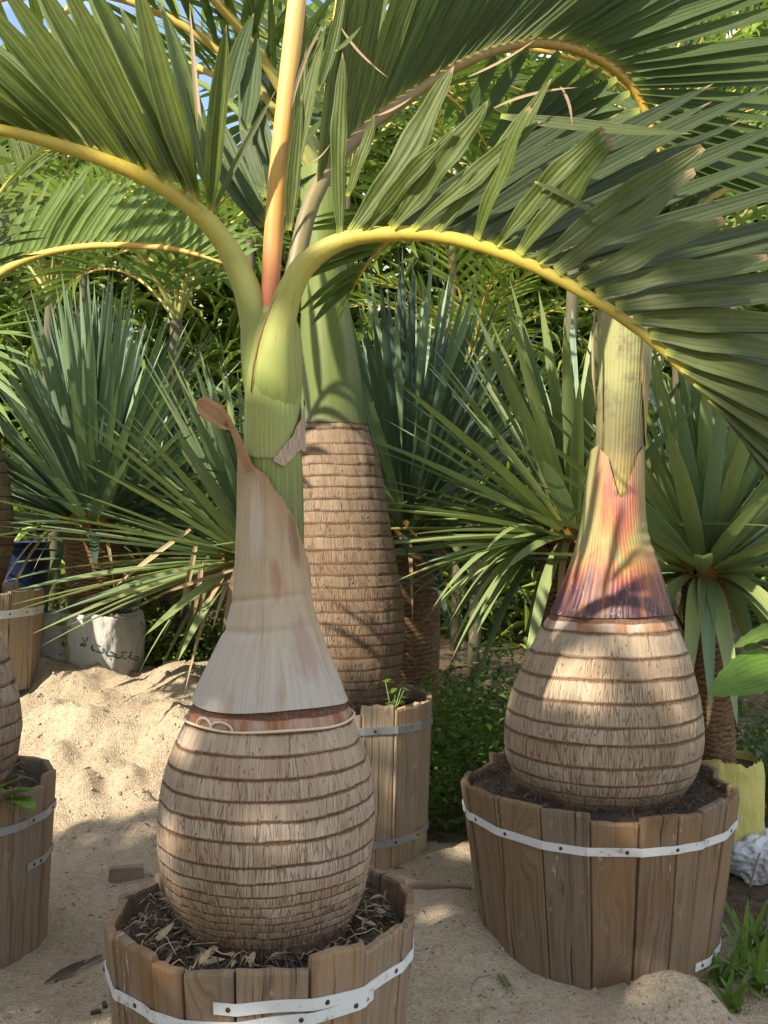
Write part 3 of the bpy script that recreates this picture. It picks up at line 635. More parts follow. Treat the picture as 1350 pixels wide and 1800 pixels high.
make_tub('tall pale plank tub with galvanised straps under the tall palm behind the front one',
         BX, BY, 0.365, 0.335, -0.02, 0.655, 16, M['wood_pale'], 8, 0.60,
         [('s', M['strap_zinc'], rad(-20), rad(372), lambda s, t: 0.55 + 0.06 * (s > 0.9) * 0 + (0.02 - 0.065 * s if s < 0.5 else -0.0125 - 0.045 * (s - 0.5)), 0.03, [0.03, 0.1, 0.94, 0.985]),
          ('s', M['strap_zinc'], rad(-180), rad(179), lambda s, t: 0.10 + 0.01 * math.sin(t), 0.03, [0.6, 0.66])])
make_tub('plank tub with galvanised strap and a green seedling, beside the shaded sand path',
         DX, DY, 0.42, 0.385, -0.03, 0.555, 18, M['wood'], 33, 0.49,
         [('s', M['strap_zinc'], rad(-100), rad(250), lambda s, t: 0.425 + 0.012 * math.sin(t), 0.026, [0.3, 0.36, 0.5, 0.56, 0.62]),
          ('s', M['strap_zinc'], rad(72), rad(200), lambda s, t: 0.27 + 0.02 * math.sin(t), 0.024, [0.04, 0.08])])
gE = ground_z(EX, EY)
make_tub('sunlit pale plank tub with white strap half buried on top of the sand heap',
         EX, EY, 0.405, 0.375, gE - 0.06, 1.01, 16, M['wood_pale'], 41, 0.95,
         [('s', M['strap_white'], rad(-180), rad(179), lambda s, t: 0.885 + 0.008 * math.sin(t), 0.045, [0.62, 0.65, 0.7, 0.75])])

# ------------------------------------------------------------------ palm trunks and sheaths
def make_prof(rows, Y):
    """rows of (photo row, left edge, right edge) at depth Y -> function z -> (centre x, radius)"""
    r = sorted([(CZ - (py - HY) / F * Y, ((a + b) / 2 - 675) / F * Y, (b - a) / 2 / F * Y) for py, a, b in rows])
    z = np.array([q[0] for q in r]); zz = np.linspace(z[0], z[-1], 240)
    k = np.hanning(19); k /= k.sum()
    def sm(a):
        a = np.interp(zz, z, a); ap = np.concatenate([2 * a[0] - a[9:0:-1], a, 2 * a[-1] - a[-2:-11:-1]]); return np.convolve(ap, k, 'valid')
    cx, rr = sm([q[1] for q in r]), sm([q[2] for q in r])
    return lambda h: (float(np.interp(h, zz, cx)), float(np.interp(h, zz, rr)))

def shell(name, prof, Y, zbot, ztop, mat, parent, nu=96, nv=60, t0=-math.pi, t1=math.pi, off=0.0, disp=None, rings=None, lip=0.0, flip=False):
    V = []; U = []; Fc = []; band = []; bid = []; age = []
    fb = zbot if callable(zbot) else (lambda t: zbot); ft = ztop if callable(ztop) else (lambda t: ztop)
    zlo = min(fb(t0 + (t1 - t0) * j / nu) for j in range(nu + 1)); zhi = max(ft(t0 + (t1 - t0) * j / nu) for j in range(nu + 1))
    rg = sorted(rings) if rings else None
    for i in range(nv + 1):
        s = i / nv
        for j in range(nu + 1):
            t = t0 + (t1 - t0) * j / nu
            z = fb(t) + (ft(t) - fb(t)) * s
            cx, r = prof(z); r += off
            zr = z
            if rg:
                tw = (t if j < nu else t0)
                zr = z + 0.0045 * mnoise.noise((math.sin(tw) * 2.2, math.cos(tw) * 2.2, z * 6))
                k = int(np.searchsorted(rg, zr)); lo = rg[k - 1] if k > 0 else rg[0] - 0.03; hi = rg[k] if k < len(rg) else rg[-1] + 0.03
                b = (zr - lo) / (hi - lo); band.append(min(max(b, 0), 1)); bid.append(len(rg) - k); age.append(1 - (z - zlo) / (zhi - zlo))
                r += 0.0012 * math.sin(math.pi * min(max(b, 0), 1)) - 0.0022 * (b > 0.90) + 0.0016 * max(0, 1 - b * 6)
                r += 0.004 * mnoise.noise((math.sin(tw) * 5, math.cos(tw) * 5, z * 9)) + 0.0010 * mnoise.noise((math.sin(tw) * 60, math.cos(tw) * 60, z * 12))
            if disp: r += disp(t if j < nu or t1 - t0 < 6.28 else t0, z, s)
            V.append((cx + r * math.sin(t), Y - r * math.cos(t), z)); U.append((t / (2 * math.pi) + 0.5, s))
    n = nu + 1
    for i in range(nv):
        for j in range(nu):
            a = i * n + j; Fc.append((a, a + 1, a + n + 1, a + n))
    at = {'band': band, 'bid': bid, 'age': age} if rg else None
    return link(name, mesh(name, V, Fc, U, at), mat, parent)

def ring_fibres(name, prof, Y, rings, parent, n, seed, mat, lmin=0.006, lmax=0.02):
    """short dry fibres hanging at the leaf scars"""
    rg = random.Random(seed); m = MB()
    for z in rings:
        for _ in range(n):
            t = rg.uniform(-math.pi, math.pi); cx, r = prof(z)
            tw = t; zz = z - 0.0045 * mnoise.noise((math.sin(tw) * 2.2, math.cos(tw) * 2.2, z * 6)) + rg.uniform(-0.004, 0.003)
            p = Vector((cx + (r + 0.001) * math.sin(t), Y - (r + 0.001) * math.cos(t), zz))
            d = Vector((0, 0, -1)) + dirn(t) * rg.uniform(0.1, 0.9) + dirn(t + 1.57) * rg.uniform(-0.8, 0.8)
            d.normalize(); L = rg.uniform(lmin, lmax); s = dirn(t + 1.57) * rg.uniform(0.0005, 0.0011)
            m.add([p - s, p + s, p + d * L], [(0, 1, 2)], [(0.3, 0.2), (0.7, 0.2), (0.5, 0.9)])
    o = m.build(name, mat, parent); o['kind'] = 'stuff'
    return o

def zc(py, Y, r): return CZ - (py - HY) / F * (Y - r)      # height of a ring seen at its front

# --- the front palm
A = thing('bottle_palm', (AX, AY, 0.395), 'bottle palm with dry papery sheath peeling off its crownshaft, standing in the strap-overlapped tub', 'palm', 'bottle palms in tubs')
profA = make_prof([(1262, 331, 619), (1300, 310, 635), (1340, 295, 648), (1380, 286, 655), (1420, 281, 658), (1460, 280, 658), (1500, 284, 652), (1540, 292, 645), (1575, 305, 634), (1610, 325, 617), (1640, 345, 598), (1672, 368, 572),
                   (1230, 341, 606), (1200, 353, 597), (1150, 378, 575), (1100, 402, 557), (1060, 411, 546), (1000, 417, 538), (950, 419, 533), (900, 421, 529), (850, 422, 525), (780, 424, 520)], AY)
ringsA = [zc(y, AY, 0.24) for y in (1296, 1333, 1369, 1405, 1439, 1475, 1519, 1548, 1573, 1592, 1611, 1625, 1641, 1656)]
ztA = zc(1255, AY, 0.205)
shell('trunk', profA, AY, 0.345, ztA + 0.02, M['trunk_a'], A, 300, 230, rings=ringsA)
ring_fibres('fibre_fringe', profA, AY, ringsA[2:], A, 34, 3, M['fringe'], 0.004, 0.012)
ring_fibres('fibre_fringe', profA, AY, ringsA[8:], A, 120, 4, M['fringe'], 0.006, 0.022)
def topA(t):
    d = np.degrees(t); return float(np.interp(d, [-180, -135, -100, -80, -45, 0, 30, 50, 70, 90, 120, 180], [zc(930, AY, 0), zc(860, AY, 0), zc(800, AY, 0), zc(788, AY, 0), zc(800, AY, 0), zc(838, AY, 0.05), zc(880, AY, 0.05), zc(915, AY, 0.04), zc(965, AY, 0.02), zc(1010, AY, 0), zc(1000, AY, 0), zc(930, AY, 0)]))
topA0 = topA
def topA(t): return topA0(t) + 0.010 * mnoise.noise((t * 5, 1.3, 0)) + 0.006 * mnoise.noise((t * 19, 4.3, 0))
def wrinkA(t, z, s):
    w = 0.0022 * mnoise.noise((math.sin(t) * 4, math.cos(t) * 4, z * 5))
    for zk, am, wd, ph in ((zc(1055, AY, 0.09), 0.005, 0.008, 0.4), (zc(1108, AY, 0.11), 0.006, 0.010, -0.6)):
        w -= am * math.exp(-((z - zk - 0.01 * math.sin(t + ph)) / wd) ** 2) * (0.5 + 0.5 * math.cos(t + 0.5))
    return w + 0.002 * max(0, 1 - abs(s - 0.0) * 25) + 0.004 * s ** 8
shell('dry_sheath', profA, AY, lambda t: ztA + 0.004 * math.sin(3 * t), topA, M['paper'], A, 160, 120, off=0.0055, disp=wrinkA)['label'] = 'dry papery beige leaf sheath'
# curled dry tip of the sheath
ta, tb, tc_ = pix(436, 830, 2.463), pix(402, 752, 2.43), pix(344, 703, 2.40)
m = MB()
m.add(*blade_data(ta, tb - ta, (tb - ta).length * 1.08, 0.036, Vector((0.5, -0.8, 0.1)), droop=-0.10, fold=0.7, nseg=12, base=0.85, peak=0.3, pleat=0.18, twist=0.7, tipw=0.72, ripple=0.03))
m.add(*blade_data(tb + (tb - ta) * -0.06, tc_ - tb, (tc_ - tb).length * 1.02, 0.068, Vector((0.55, -0.7, 0.5)), droop=0.05, fold=0.75, nseg=18, base=0.45, peak=0.55, pleat=0.22, twist=-0.5, tipw=0.35, ripple=0.06))
m.build('curled_sheath_tip', M['tip'], A)
# green shafts inside
profAs = make_prof([(1040, 428, 534), (960, 430, 534), (900, 432, 534), (830, 433, 532), (780, 432, 529), (700, 433, 528), (640, 435, 529), (600, 437, 528), (570, 441, 522), (545, 446, 512), (520, 454, 504)], AY)
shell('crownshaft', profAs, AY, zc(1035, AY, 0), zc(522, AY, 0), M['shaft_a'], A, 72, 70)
def shb(t):
    d = np.degrees(t); return float(np.interp(d, [-110, -70, -30, 0, 20, 45, 80, 110], [zc(770, AY, 0), zc(795, AY, 0), zc(806, AY, .03), zc(806, AY, 0.03), zc(805, AY, 0.03), zc(765, AY, 0.02), zc(700, AY, 0), zc(650, AY, 0)]))
shell('leaf_sheath', profAs, AY, shb, lambda t: zc(560, AY, 0), M['shell_a'], A, 60, 50, t0=rad(-115), t1=rad(115), off=0.004)
def flb(t): return float(np.interp(np.degrees(t), [5, 22, 60, 95], [zc(812, AY, .03), zc(822, AY, .03), zc(792, AY, .02), zc(795, AY, 0)]))
def flt(t): return float(np.interp(np.degrees(t), [5, 40, 75, 95], [zc(808, AY, .03), zc(770, AY, .03), zc(722, AY, .02), zc(700, AY, 0)]))
shell('fibrous_flap', profAs, AY, flb, flt, M['flap'], A, 20, 12, t0=rad(5), t1=rad(100), off=0.010, disp=lambda t, z, s: 0.0025 * math.sin(t * 60))

def rachis(name, pts, mat, parent, seg=12, n=40, flat=0.85):
    """pts: (px, py, depth, half width in px)"""
    q = smooth_pts(pts, n)
    P = [pix(x, y, d) for x, y, d, w in q]; Rr = [max(w, 1.0) / F * d for x, y, d, w in q]
    return tube(name, P, Rr, mat, parent, seg, flat), q

def leaf_px(parent, mat, x0, y0, x1, y1, w, d0, d1, bend=0.0, roll=0.0, fold=0.4, droop=0.0, nseg=10, pleat=0.12, twist=0.0, base=0.4, peak=0.35, curl=0.0, tipw=0.0, ripple=0.02):
    a = pix(x0, y0, d0); b = pix(x1, y1, d1); dv = b - a; L = dv.length
    n = Vector((math.sin(roll) * 0.9, -math.cos(roll), 0.25)); n = (n - n.dot(dv.normalized()) * dv.normalized()).normalized()
    side = dv.normalized().cross(n)
    return blade('leaflet', mat, parent, a, dv, L, w / F * d0, n, droop=bend, sag=side, fold=fold, nseg=nseg, pleat=pleat, twist=twist, base=base, peak=peak, curl=curl, tipw=tipw, ripple=ripple)

# left frond
f1, q1 = rachis('frond', [(474, 770, 2.54, 34), (466, 690, 2.53, 36), (457, 620, 2.52, 34), (450, 570, 2.51, 28), (438, 520, 2.50, 25), (420, 475, 2.49, 22.5), (393, 425, 2.48, 19.5), (350, 375, 2.46, 17), (280, 325, 2.44, 15), (200, 288, 2.42, 13), (100, 254, 2.40, 11.5), (0, 228, 2.38, 10), (-110, 215, 2.36, 8), (-240, 235, 2.36, 6), (-380, 300, 2.36, 3)], M['pet_a'], A)
LA = [(368, 370, 388, 40, 40, 0.03, 0.3), (350, 352, 228, -40, 56, 0.02, -0.2), (325, 340, 150, -60, 50, -0.02, 0.3), (298, 326, 100, -60, 50, 0.0, -0.3), (262, 308, 40, -60, 50, 0.02, 0.2), (228, 293, -10, -50, 48, 0.0, -0.3), (190, 276, -60, -20, 48, 0.02, 0.25),
      (150, 264, -110, 20, 46, 0.0, -0.2), (110, 252, -160, 50, 44, 0.02, 0.2), (72, 243, -200, 80, 42, 0, -0.2), (36, 234, -240, 110, 40, 0, 0.2), (0, 227, -280, 140, 38, 0, 0.0), (-60, 218, -340, 170, 36, 0, 0.1), (-130, 216, -400, 210, 34, 0, 0.1)]
for (x0, y0, x1, y1, w, bd, ro) in LA:
    leaf_px(f1, M['leaf_a'], x0, y0, x1, y1, w * 1.22, 2.44, 2.32, bd, ro + R.uniform(-0.25, 0.25), fold=1.05, pleat=0.2)
for (x0, y0, x1, y1, w, bd, ro) in LA[1:]:                                                  # second rank, leaning back
    leaf_px(f1, M['leaf_a'], x0 + 14, y0 - 4, x1 + 62, y1 + R.uniform(0, 70), w * 1.1, 2.47, 2.78, bd + R.uniform(-0.04, 0.04), ro + R.uniform(-1.0, 1.0), fold=0.8, pleat=0.2)
leaf_px(f1, M['leaf_a2'], 338, 345, 300, 105, 40, 2.47, 2.6, -0.03, 0.9, fold=0.3)
leaf_px(f1, M['leaf_a2'], 374, 372, 474, 152, 13, 2.46, 2.5, 0.05, 0.4, fold=0.6)
leaf_px(f1, M['dry'], 366, 360, 320, 0, 12, 2.5, 2.7, 0.03, 0.4, fold=0.6)

# arching right frond
f2, q2 = rachis('frond', [(486, 880, 2.60, 36), (485, 800, 2.565, 40), (485, 740, 2.53, 42), (484, 690, 2.502, 41), (484, 650, 2.485, 38), (486, 610, 2.47, 33), (494, 560, 2.46, 28), (510, 510, 2.45, 24), (540, 462, 2.44, 20.5), (590, 428, 2.43, 17), (650, 413, 2.42, 14.5), (750, 412, 2.40, 13), (850, 434, 2.38, 12), (950, 474, 2.36, 11), (1050, 530, 2.34, 10), (1150, 602, 2.32, 9), (1250, 700, 2.30, 8), (1350, 820, 2.28, 7), (1440, 960, 2.27, 4)], M['pet_a'], A)
near = [(597, 413, 585, 90, 28, 0.05, 0.2, 0.2), (611, 345, 664, 203, 20, -0.05, -0.3, 0.3), (618, 408, 823, 133, 46, -0.08, 0.15, 0.35), (640, 408, 790, 215, 30, 0.05, 0.6, 0.35), (689, 400, 868, 187, 46, -0.07, 0.1, 0.4), (727, 404, 945, 205, 34, 0.04, -0.2, 0.5), (767, 408, 985, 150, 34, -0.05, 0.3, 0.3),
        (838, 420, 915, 185, 34, 0.09, -0.35, 0.4), (872, 432, 1048, 215, 36, 0.05, 0.2, 0.5), (912, 446, 1066, 243, 42, 0.06, -0.35, 0.4), (946, 462, 1228, 250, 42, 0.02, 0.15, 0.6), (978, 478, 1218, 298, 46, 0.03, 0.1, 0.4), (1018, 498, 1266, 372, 46, 0.05, 0.1, 0.3), (1048, 516, 1345, 437, 44, 0.06, 0.1, 0.3),
        (1082, 540, 1400, 498, 44, 0.05, 0.0, 0.4), (1112, 562, 1430, 560, 44, 0.05, 0.05, 0.4), (1142, 590, 1460, 625, 44, 0.05, 0.0, 0.4), (1170, 618, 1480, 700, 44, 0.04, 0.05, 0.4), (1198, 646, 1500, 775, 44, 0.04, 0.0, 0.4), (1222, 672, 1510, 850, 42, 0.03, 0.0, 0.4), (1248, 700, 1520, 920, 40, 0.03, 0.0, 0.4), (1275, 730, 1520, 990, 38, 0.02, 0.0, 0.4), (1305, 765, 1520, 1060, 36, 0.0, 0.0, 0.4)]
for i, (x0, y0, x1, y1, w, bd, ro, fo) in enumerate(near):
    d = float(np.interp(x0, [590, 1350], [2.42, 2.27]))
    leaf_px(f2, M['leaf_a'] if x0 < 930 else M['leaf_a2'], x0, y0, x1, y1, w * 1.05, d, d - (0.10 if x0 > 620 else 0.02), bd, ro, fo, tipw=0.30 if 830 < x0 < 1060 else 0.0, peak=0.55 if x0 < 1060 else 0.4, pleat=0.16, twist=R.uniform(-0.5, 0.5), nseg=16, ripple=0.10 if x0 < 1060 else 0.03)
leaf_px(f2, M['dry'], 664, 203, 728, 182, 5, 2.42, 2.42, -0.2, 0, 0.4)
leaf_px(f2, M['dry'], 823, 135, 950, 85, 5, 2.33, 2.33, -0.15, 0, 0.4)
leaf_px(f2, M['dry'], 985, 152, 1025, 210, 6, 2.3, 2.3, 0.35, 0, 0.4)
leaf_px(f2, M['dry'], 868, 190, 1000, 125, 6, 2.3, 2.3, 0.25, 0, 0.4)
leaf_px(f2, M['leaf_a'], 590, 90, 640, 60, 10, 2.42, 2.40, -0.3, 0.0, 0.4)
leaf_px(f2, M['leaf_a2'], 940, 320, 1065, 372, 12, 2.30, 2.28, 0.12, 0.0, 0.4)
leaf_px(f2, M['leaf_a2'], 880, 205, 1215, 250, 26, 2.45, 2.40, -0.05, 0.0, 0.3)
for i in range(26):                                                                            # far rank: long blades swept to the right
    x0 = 700 + i * 23; y0 = float(np.interp(x0, [700, 850, 950, 1050, 1150, 1250, 1350], [408, 430, 470, 526, 598, 696, 815]))
    d = float(np.interp(x0, [590, 1350], [2.44, 2.30]))
    ang = float(np.interp(x0, [700, 800, 900, 1000, 1100, 1200, 1320], [40, 33, 25, 17, 6, -14, -32])) + R.uniform(-2.5, 2.5)
    L = R.uniform(480, 600) if x0 > 790 else R.uniform(300, 400)
    leaf_px(f2, M['leaf_a3'], x0, y0 - 4, x0 + L * math.cos(rad(ang)), y0 - L * math.sin(rad(ang)), R.uniform(36, 46), d + 0.03, d + R.uniform(0.22, 0.40), R.uniform(0.0, 0.06), R.uniform(-0.5, 0.2), 0.45, peak=0.35)

# brown-stalked frond arching over the top
f3, q3 = rachis('frond', [(506, 560, 2.57, 16), (512, 505, 2.60, 17), (525, 440, 2.62, 16.5), (546, 360, 2.66, 15.5), (592, 276, 2.72, 15), (650, 217, 2.78, 14.5), (720, 165, 2.84, 14), (800, 115, 2.90, 12.5), (870, 86, 2.95, 11.5), (930, 74, 3.0, 10.5), (1000, 82, 3.04, 9.5), (1060, 108, 3.08, 9), (1105, 145, 3.1, 8), (1132, 190, 3.12, 7), (1152, 240, 3.12, 6), (1168, 300, 3.12, 4)], M['pet_brown'], A)
q3 = smooth_pts(q3, 200)
cum = np.concatenate([[0], np.cumsum(np.hypot(np.diff(q3[:, 0]), np.diff(q3[:, 1])))])
for rank in (0, 1):
    s = 235.0
    while s < cum[-1]:
        x, y, d = (float(np.interp(s, cum, q3[:, c])) for c in (0, 1, 2))
        t = s / cum[-1]
        ang = float(np.interp(x, [540, 600, 700, 800, 900, 1000, 1060, 1105, 1132, 1160], [4, 11, 26, 38, 48, 61, 74, 86, 97, 108])) + (R.uniform(-2, 2) if rank == 0 else R.uniform(-4, 10))
        L = float(np.interp(t, [0.2, 0.4, 0.8, 1], [400, 470, 440, 300])) * R.uniform(0.92, 1.05)
        leaf_px(f3, M['leaf_b'] if x > 640 else M['leaf_a'], x, y - 3, x + L * math.sin(rad(ang)), y - L * math.cos(rad(ang)), R.uniform(25, 32), d - 0.005, d + (-0.12 if rank == 0 else 0.28), R.uniform(-0.02, 0.05), (0.75 if rank == 0 else -0.6) + R.uniform(-0.2, 0.2), 0.45, peak=0.3, nseg=8, pleat=0)
        s += R.uniform(15, 19) if rank == 0 else R.uniform(19, 25)
for x, y, a_, L in ((880, 90, 205, 190), (930, 86, 212, 210), (985, 92, 215, 220), (1030, 105, 222, 230), (1060, 122, 230, 230), (1085, 140, 238, 240), (1108, 165, 246, 240), (1125, 195, 252, 230)):
    leaf_px(f3, M['leaf_b'], x, y, x + L * math.sin(rad(a_)), y - L * math.cos(rad(a_)), 34, 3.04, 3.28, 0.08, -0.4, 0.4, nseg=8, pleat=0)
# spear
f4, _ = rachis('spear_leaf', [(474, 560, 2.50, 13), (475, 515, 2.50, 15.5), (479, 440, 2.50, 17), (487, 330, 2.50, 17), (498, 220, 2.50, 17), (510, 110, 2.50, 17), (522, 0, 2.50, 16.5), (532, -110, 2.50, 14), (540, -230, 2.5, 7)], M['spear'], A, seg=16)
f4['label'] = 'unopened orange spear leaf'
leaf_px(f4, M['leaf_a'], 507, 405, 524, 165, 27, 2.46, 2.46, 0.03, 0.4, 0.4)
leaf_px(f4, M['leaf_a'], 514, 330, 560, 40, 30, 2.47, 2.47, 0.05, -0.3, 0.4)
leaf_px(f4, M['leaf_a'], 520, 300, 545, -30, 24, 2.48, 2.52, -0.04, 0.4, 0.4)
leaf_px(f4, M['leaf_a'], 560, 160, 620, -30, 22, 2.5, 2.52, -0.06, 0.4, 0.4)
leaf_px(f4, M['dry'], 512, 190, 540, 30, 7, 2.47, 2.44, 0.2, 0.4, 0.4)
leaf_px(f4, M['dry'], 600, 50, 655, 145, 6, 2.46, 2.44, -0.3, 0.4, 0.4)
leaf_px(f4, M['dry'], 548, 285, 585, 270, 3, 2.46, 2.44, -0.5, 0.4, 0.4)
# half hidden frond behind the spear
f5, _ = rachis('frond', [(482, 545, 2.58, 9), (484, 480, 2.66, 8), (482, 400, 2.78, 8), (470, 300, 2.95, 7), (430, 210, 3.15, 6), (360, 150, 3.4, 5), (280, 120, 3.6, 4)], M['shaft_b'], A)
for (x0, y0, x1, y1, w, bd) in ((472, 345, 398, 118, 44, 0.12), (480, 330, 440, 105, 40, -0.1), (468, 390, 350, 190, 36, 0.1), (462, 400, 330, 235, 32, 0.08), (470, 420, 380, 260, 30, -0.1), (470, 330, 560, 200, 32, 0.1), (466, 380, 545, 300, 30, 0.15), (430, 230, 470, 60, 34, -0.1), (400, 185, 430, 20, 34, 0.08)):
    leaf_px(f5, M['leaf_b'], x0, y0, x1, y1, w, 2.95, 3.05, bd, R.uniform(-0.6, 0.6), 0.35)
tube('sheath_edge', [pix(x, y, d) for x, y, d in ((441, 690, 2.475), (446, 640, 2.462), (455, 600, 2.452), (466, 565, 2.445), (481, 530, 2.437), (494, 507, 2.43))], [0.0015, 0.003, 0.0035, 0.0035, 0.003, 0.0015], M['edge'], A, 6)
# string tied round the trunk
st = []
for i in range(90):
    t = rad(-100) + rad(240) * i / 89; cx, r = profA(ringsA[0])
    st.append(Vector((cx + (r + 0.006) * math.sin(t), AY - (r + 0.006) * math.cos(t), ringsA[0] + 0.004 + 0.002 * math.sin(t * 5))))
m = MB(); m.add(*tube_data(st, 0.0032, 6))
for (dx0, w0, h0) in ((-0.86, 0.26, 0.022), (-0.62, 0.30, 0.018)):
    lp = []
    for i in range(21):
        a_ = math.pi * i / 20; t = dx0 + w0 * (0.5 - 0.5 * math.cos(a_)); cx, r = profA(ringsA[0] + 0.012)
        lp.append(Vector((cx + (r + 0.008) * math.sin(t), AY - (r + 0.008) * math.cos(t), ringsA[0] + 0.004 + h0 * math.sin(a_))))
    m.add(*tube_data(lp, 0.003, 6))
tag(m.build('string', M['string']), 'pale twisted string tied round the front palm above its rings', 'string')

# ------------------------------------------------------------------ generic frond
def auto_frond(parent, p0, az, el, L, bendk, nleaf, LL, LW, mat, pmat, rg, vee=0.5, r0=0.018, start=0.16, droop=0.18, twist=0.0, swp=(75, 28)):
    """Rachis from p0 with azimuth az, first elevation el, curving down by bendk; leaflets in two ranks."""
    P = [Vector(p0)]; n = 22; e = el; ds = L / n
    for i in range(n):
        s = i / n; e -= bendk / n * (0.5 + s)
        a = az + twist * s
        P.append(P[-1] + Vector((math.cos(a) * math.cos(e), math.sin(a) * math.cos(e), math.sin(e))) * ds)
    fr = tube('frond', P, [r0 * (1 - 0.85 * i / n) for i in range(n + 1)], pmat, parent, 7, 0.85)
    for side in (-1, 1):
        for k in range(nleaf):
            s = start + (0.985 - start) * (k + rg.uniform(-0.2, 0.2)) / (nleaf - 1); s = min(max(s, start), 0.99)
            i = min(int(s * n), n - 1); fcc = s * n - i
            p = P[i].lerp(P[i + 1], fcc); T = (P[i + 1] - P[i]).normalized()
            S_ = T.cross(Vector((0, 0, 1)))
            S_ = S_.normalized() * side if S_.length > 1e-3 else Vector((1, 0, 0)) * side
            U_ = (S_.cross(T) * side).normalized()
            if U_.z < 0: U_ = -U_
            a = rad(swp[0] + (swp[1] - swp[0]) * s + rg.uniform(-5, 5)); b = vee + rg.uniform(-0.12, 0.12)
            d = T * math.cos(a) + (S_ * math.cos(b) + U_ * math.sin(b)) * math.sin(a)
            pr = math.sin(math.pi * min(1, 0.18 + 0.75 * s)) ** 0.6
            nn = (U_ * math.cos(b) - S_ * math.sin(b))
            blade('leaflet', mat, fr, p, d, LL * pr * rg.uniform(0.9, 1.06), LW, nn, droop=droop * rg.uniform(0.6, 1.4), fold=0.4, nseg=6, base=0.4, peak=0.3)
    return fr

# --- tall palm behind
rB = random.Random(5)
B = thing('bottle_palm', (BX, BY, 0.6), 'tall bottle palm with smooth green crownshaft above many close brown rings', 'palm', 'bottle palms in tubs')
profB = make_prof([(300, 530, 606), (400, 531, 606), (480, 531, 607), (540, 532, 612), (600, 530, 622), (660, 529, 632), (735, 526, 641), (760, 523, 648), (800, 519, 664), (850, 516, 674), (900, 514, 682), (960, 512, 692), (1020, 511, 703), (1080, 510, 711), (1130, 512, 711), (1180, 518, 704), (1215, 526, 696), (1245, 535, 687)], BY)
rowsB = [500 + .389 * y for y in (640, 710, 760, 805, 858, 910, 965, 1020, 1075, 1135, 1195, 1258, 1310, 1365, 1420, 1475, 1530, 1580, 1630, 1680, 1735, 1790)] + [1212, 1226, 1238]
ringsB = [zc(y, BY, 0.2) for y in rowsB]
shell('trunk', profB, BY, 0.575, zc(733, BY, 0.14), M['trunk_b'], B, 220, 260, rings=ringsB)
ring_fibres('fibre_fringe', profB, BY, ringsB[8:], B, 22, 13, M['fringe'], 0.004, 0.014)
shell('crownshaft', profB, BY, zc(742, BY, 0.14), zc(300, BY, 0), M['shaft_b'], B, 64, 60, off=0.006)
zB = zc(310, BY, 0); cB = Vector((profB(zB)[0], BY, zB))
for az, el, L, bk in ((185, 66, 2.0, 1.9), (150, 60, 2.1, 1.7), (110, 62, 2.0, 1.5), (60, 60, 2.1, 1.6), (20, 62, 2.0, 1.8), (215, 70, 1.9, 2.0), (80, 80, 1.7, 0.6)):
    auto_frond(B, cB + Vector((0, 0, -0.05)), rad(az), rad(el), L, bk, 20, 0.62, 0.05, M['leaf_b'], M['pet_bg'], rB, r0=0.03)

# --- palm with the coloured sheath
Cp = thing('bottle_palm', (CX, CY, 0.482), 'bottle palm with swollen pale base and red, orange and purple leaf sheath', 'palm', 'bottle palms in tubs')
profC = make_prof([(1082, 968, 1178), (1110, 950, 1192), (1150, 928, 1206), (1190, 910, 1216), (1230, 897, 1225), (1265, 890, 1230), (1300, 888, 1230), (1335, 893, 1222), (1365, 905, 1208), (1390, 925, 1190), (1415, 950, 1165),
                   (1040, 988, 1166), (1000, 1003, 1155), (970, 1013, 1146), (940, 1020, 1135), (900, 1027, 1130), (860, 1032, 1128), (820, 1038, 1128), (780, 1044, 1128)], CY)
ringsC = [zc(y, CY, 0.27) for y in (1115, 1158, 1195, 1233, 1272, 1303, 1344, 1376, 1398)]
ztC = zc(1086, CY, 0.2)
shell('trunk', profC, CY, 0.44, ztC + 0.02, M['trunk_c'], Cp, 280, 200, rings=ringsC)
ring_fibres('fibre_fringe', profC, CY, ringsC[1:], Cp, 30, 23, M['fringe'], 0.004, 0.012)
ring_fibres('fibre_fringe', profC, CY, ringsC[6:], Cp, 90, 24, M['fringe'], 0.006, 0.02)
def topC(t):
    d = np.degrees(t); return float(np.interp(d, [-180, -90, -60, -30, -6, 0, 6, 35, 60, 90, 180], [zc(y, CY, 0.04) for y in (800, 790, 783, 805, 868, 876, 868, 800, 783, 786, 800)]))
def wrC(t, z, s):
    return 0.004 * mnoise.noise((math.sin(t) * 3, math.cos(t) * 3, z * 5)) + 0.003 * math.sin(z * 150 + 2 * math.sin(2 * t)) * math.exp(-((z - zc(955, CY, .1)) / 0.05) ** 2) * max(0, math.sin(t))
shell('coloured_sheath', profC, CY, lambda t: ztC + 0.003 * math.sin(2 * t), topC, M['sheath_c'], Cp, 140, 90, off=0.006, disp=wrC)['label'] = 'red, orange and purple ribbed leaf sheath'
profCs = make_prof([(960, 1025, 1128), (900, 1034, 1126), (840, 1042, 1128), (790, 1048, 1130), (740, 1048, 1133), (700, 1050, 1136), (650, 1052, 1140), (600, 1052, 1143), (560, 1050, 1143), (530, 1052, 1138), (500, 1060, 1128)], CY)
shell('crownshaft', profCs, CY, zc(955, CY, 0), zc(500, CY, 0), M['shaft_c'], Cp, 64, 60)
def scb(t): return float(np.interp(np.degrees(t), [20, 60, 100], [zc(640, CY, .05), zc(770, CY, .05), zc(800, CY, .03)]))
def sct(t): return float(np.interp(np.degrees(t), [20, 45, 100], [zc(560, CY, .05), zc(545, CY, .05), zc(540, CY, .03)]))
shell('leaf_sheath', profCs, CY, scb, sct, M['shaft_c'], Cp, 20, 20, t0=rad(24), t1=rad(110), off=0.006)
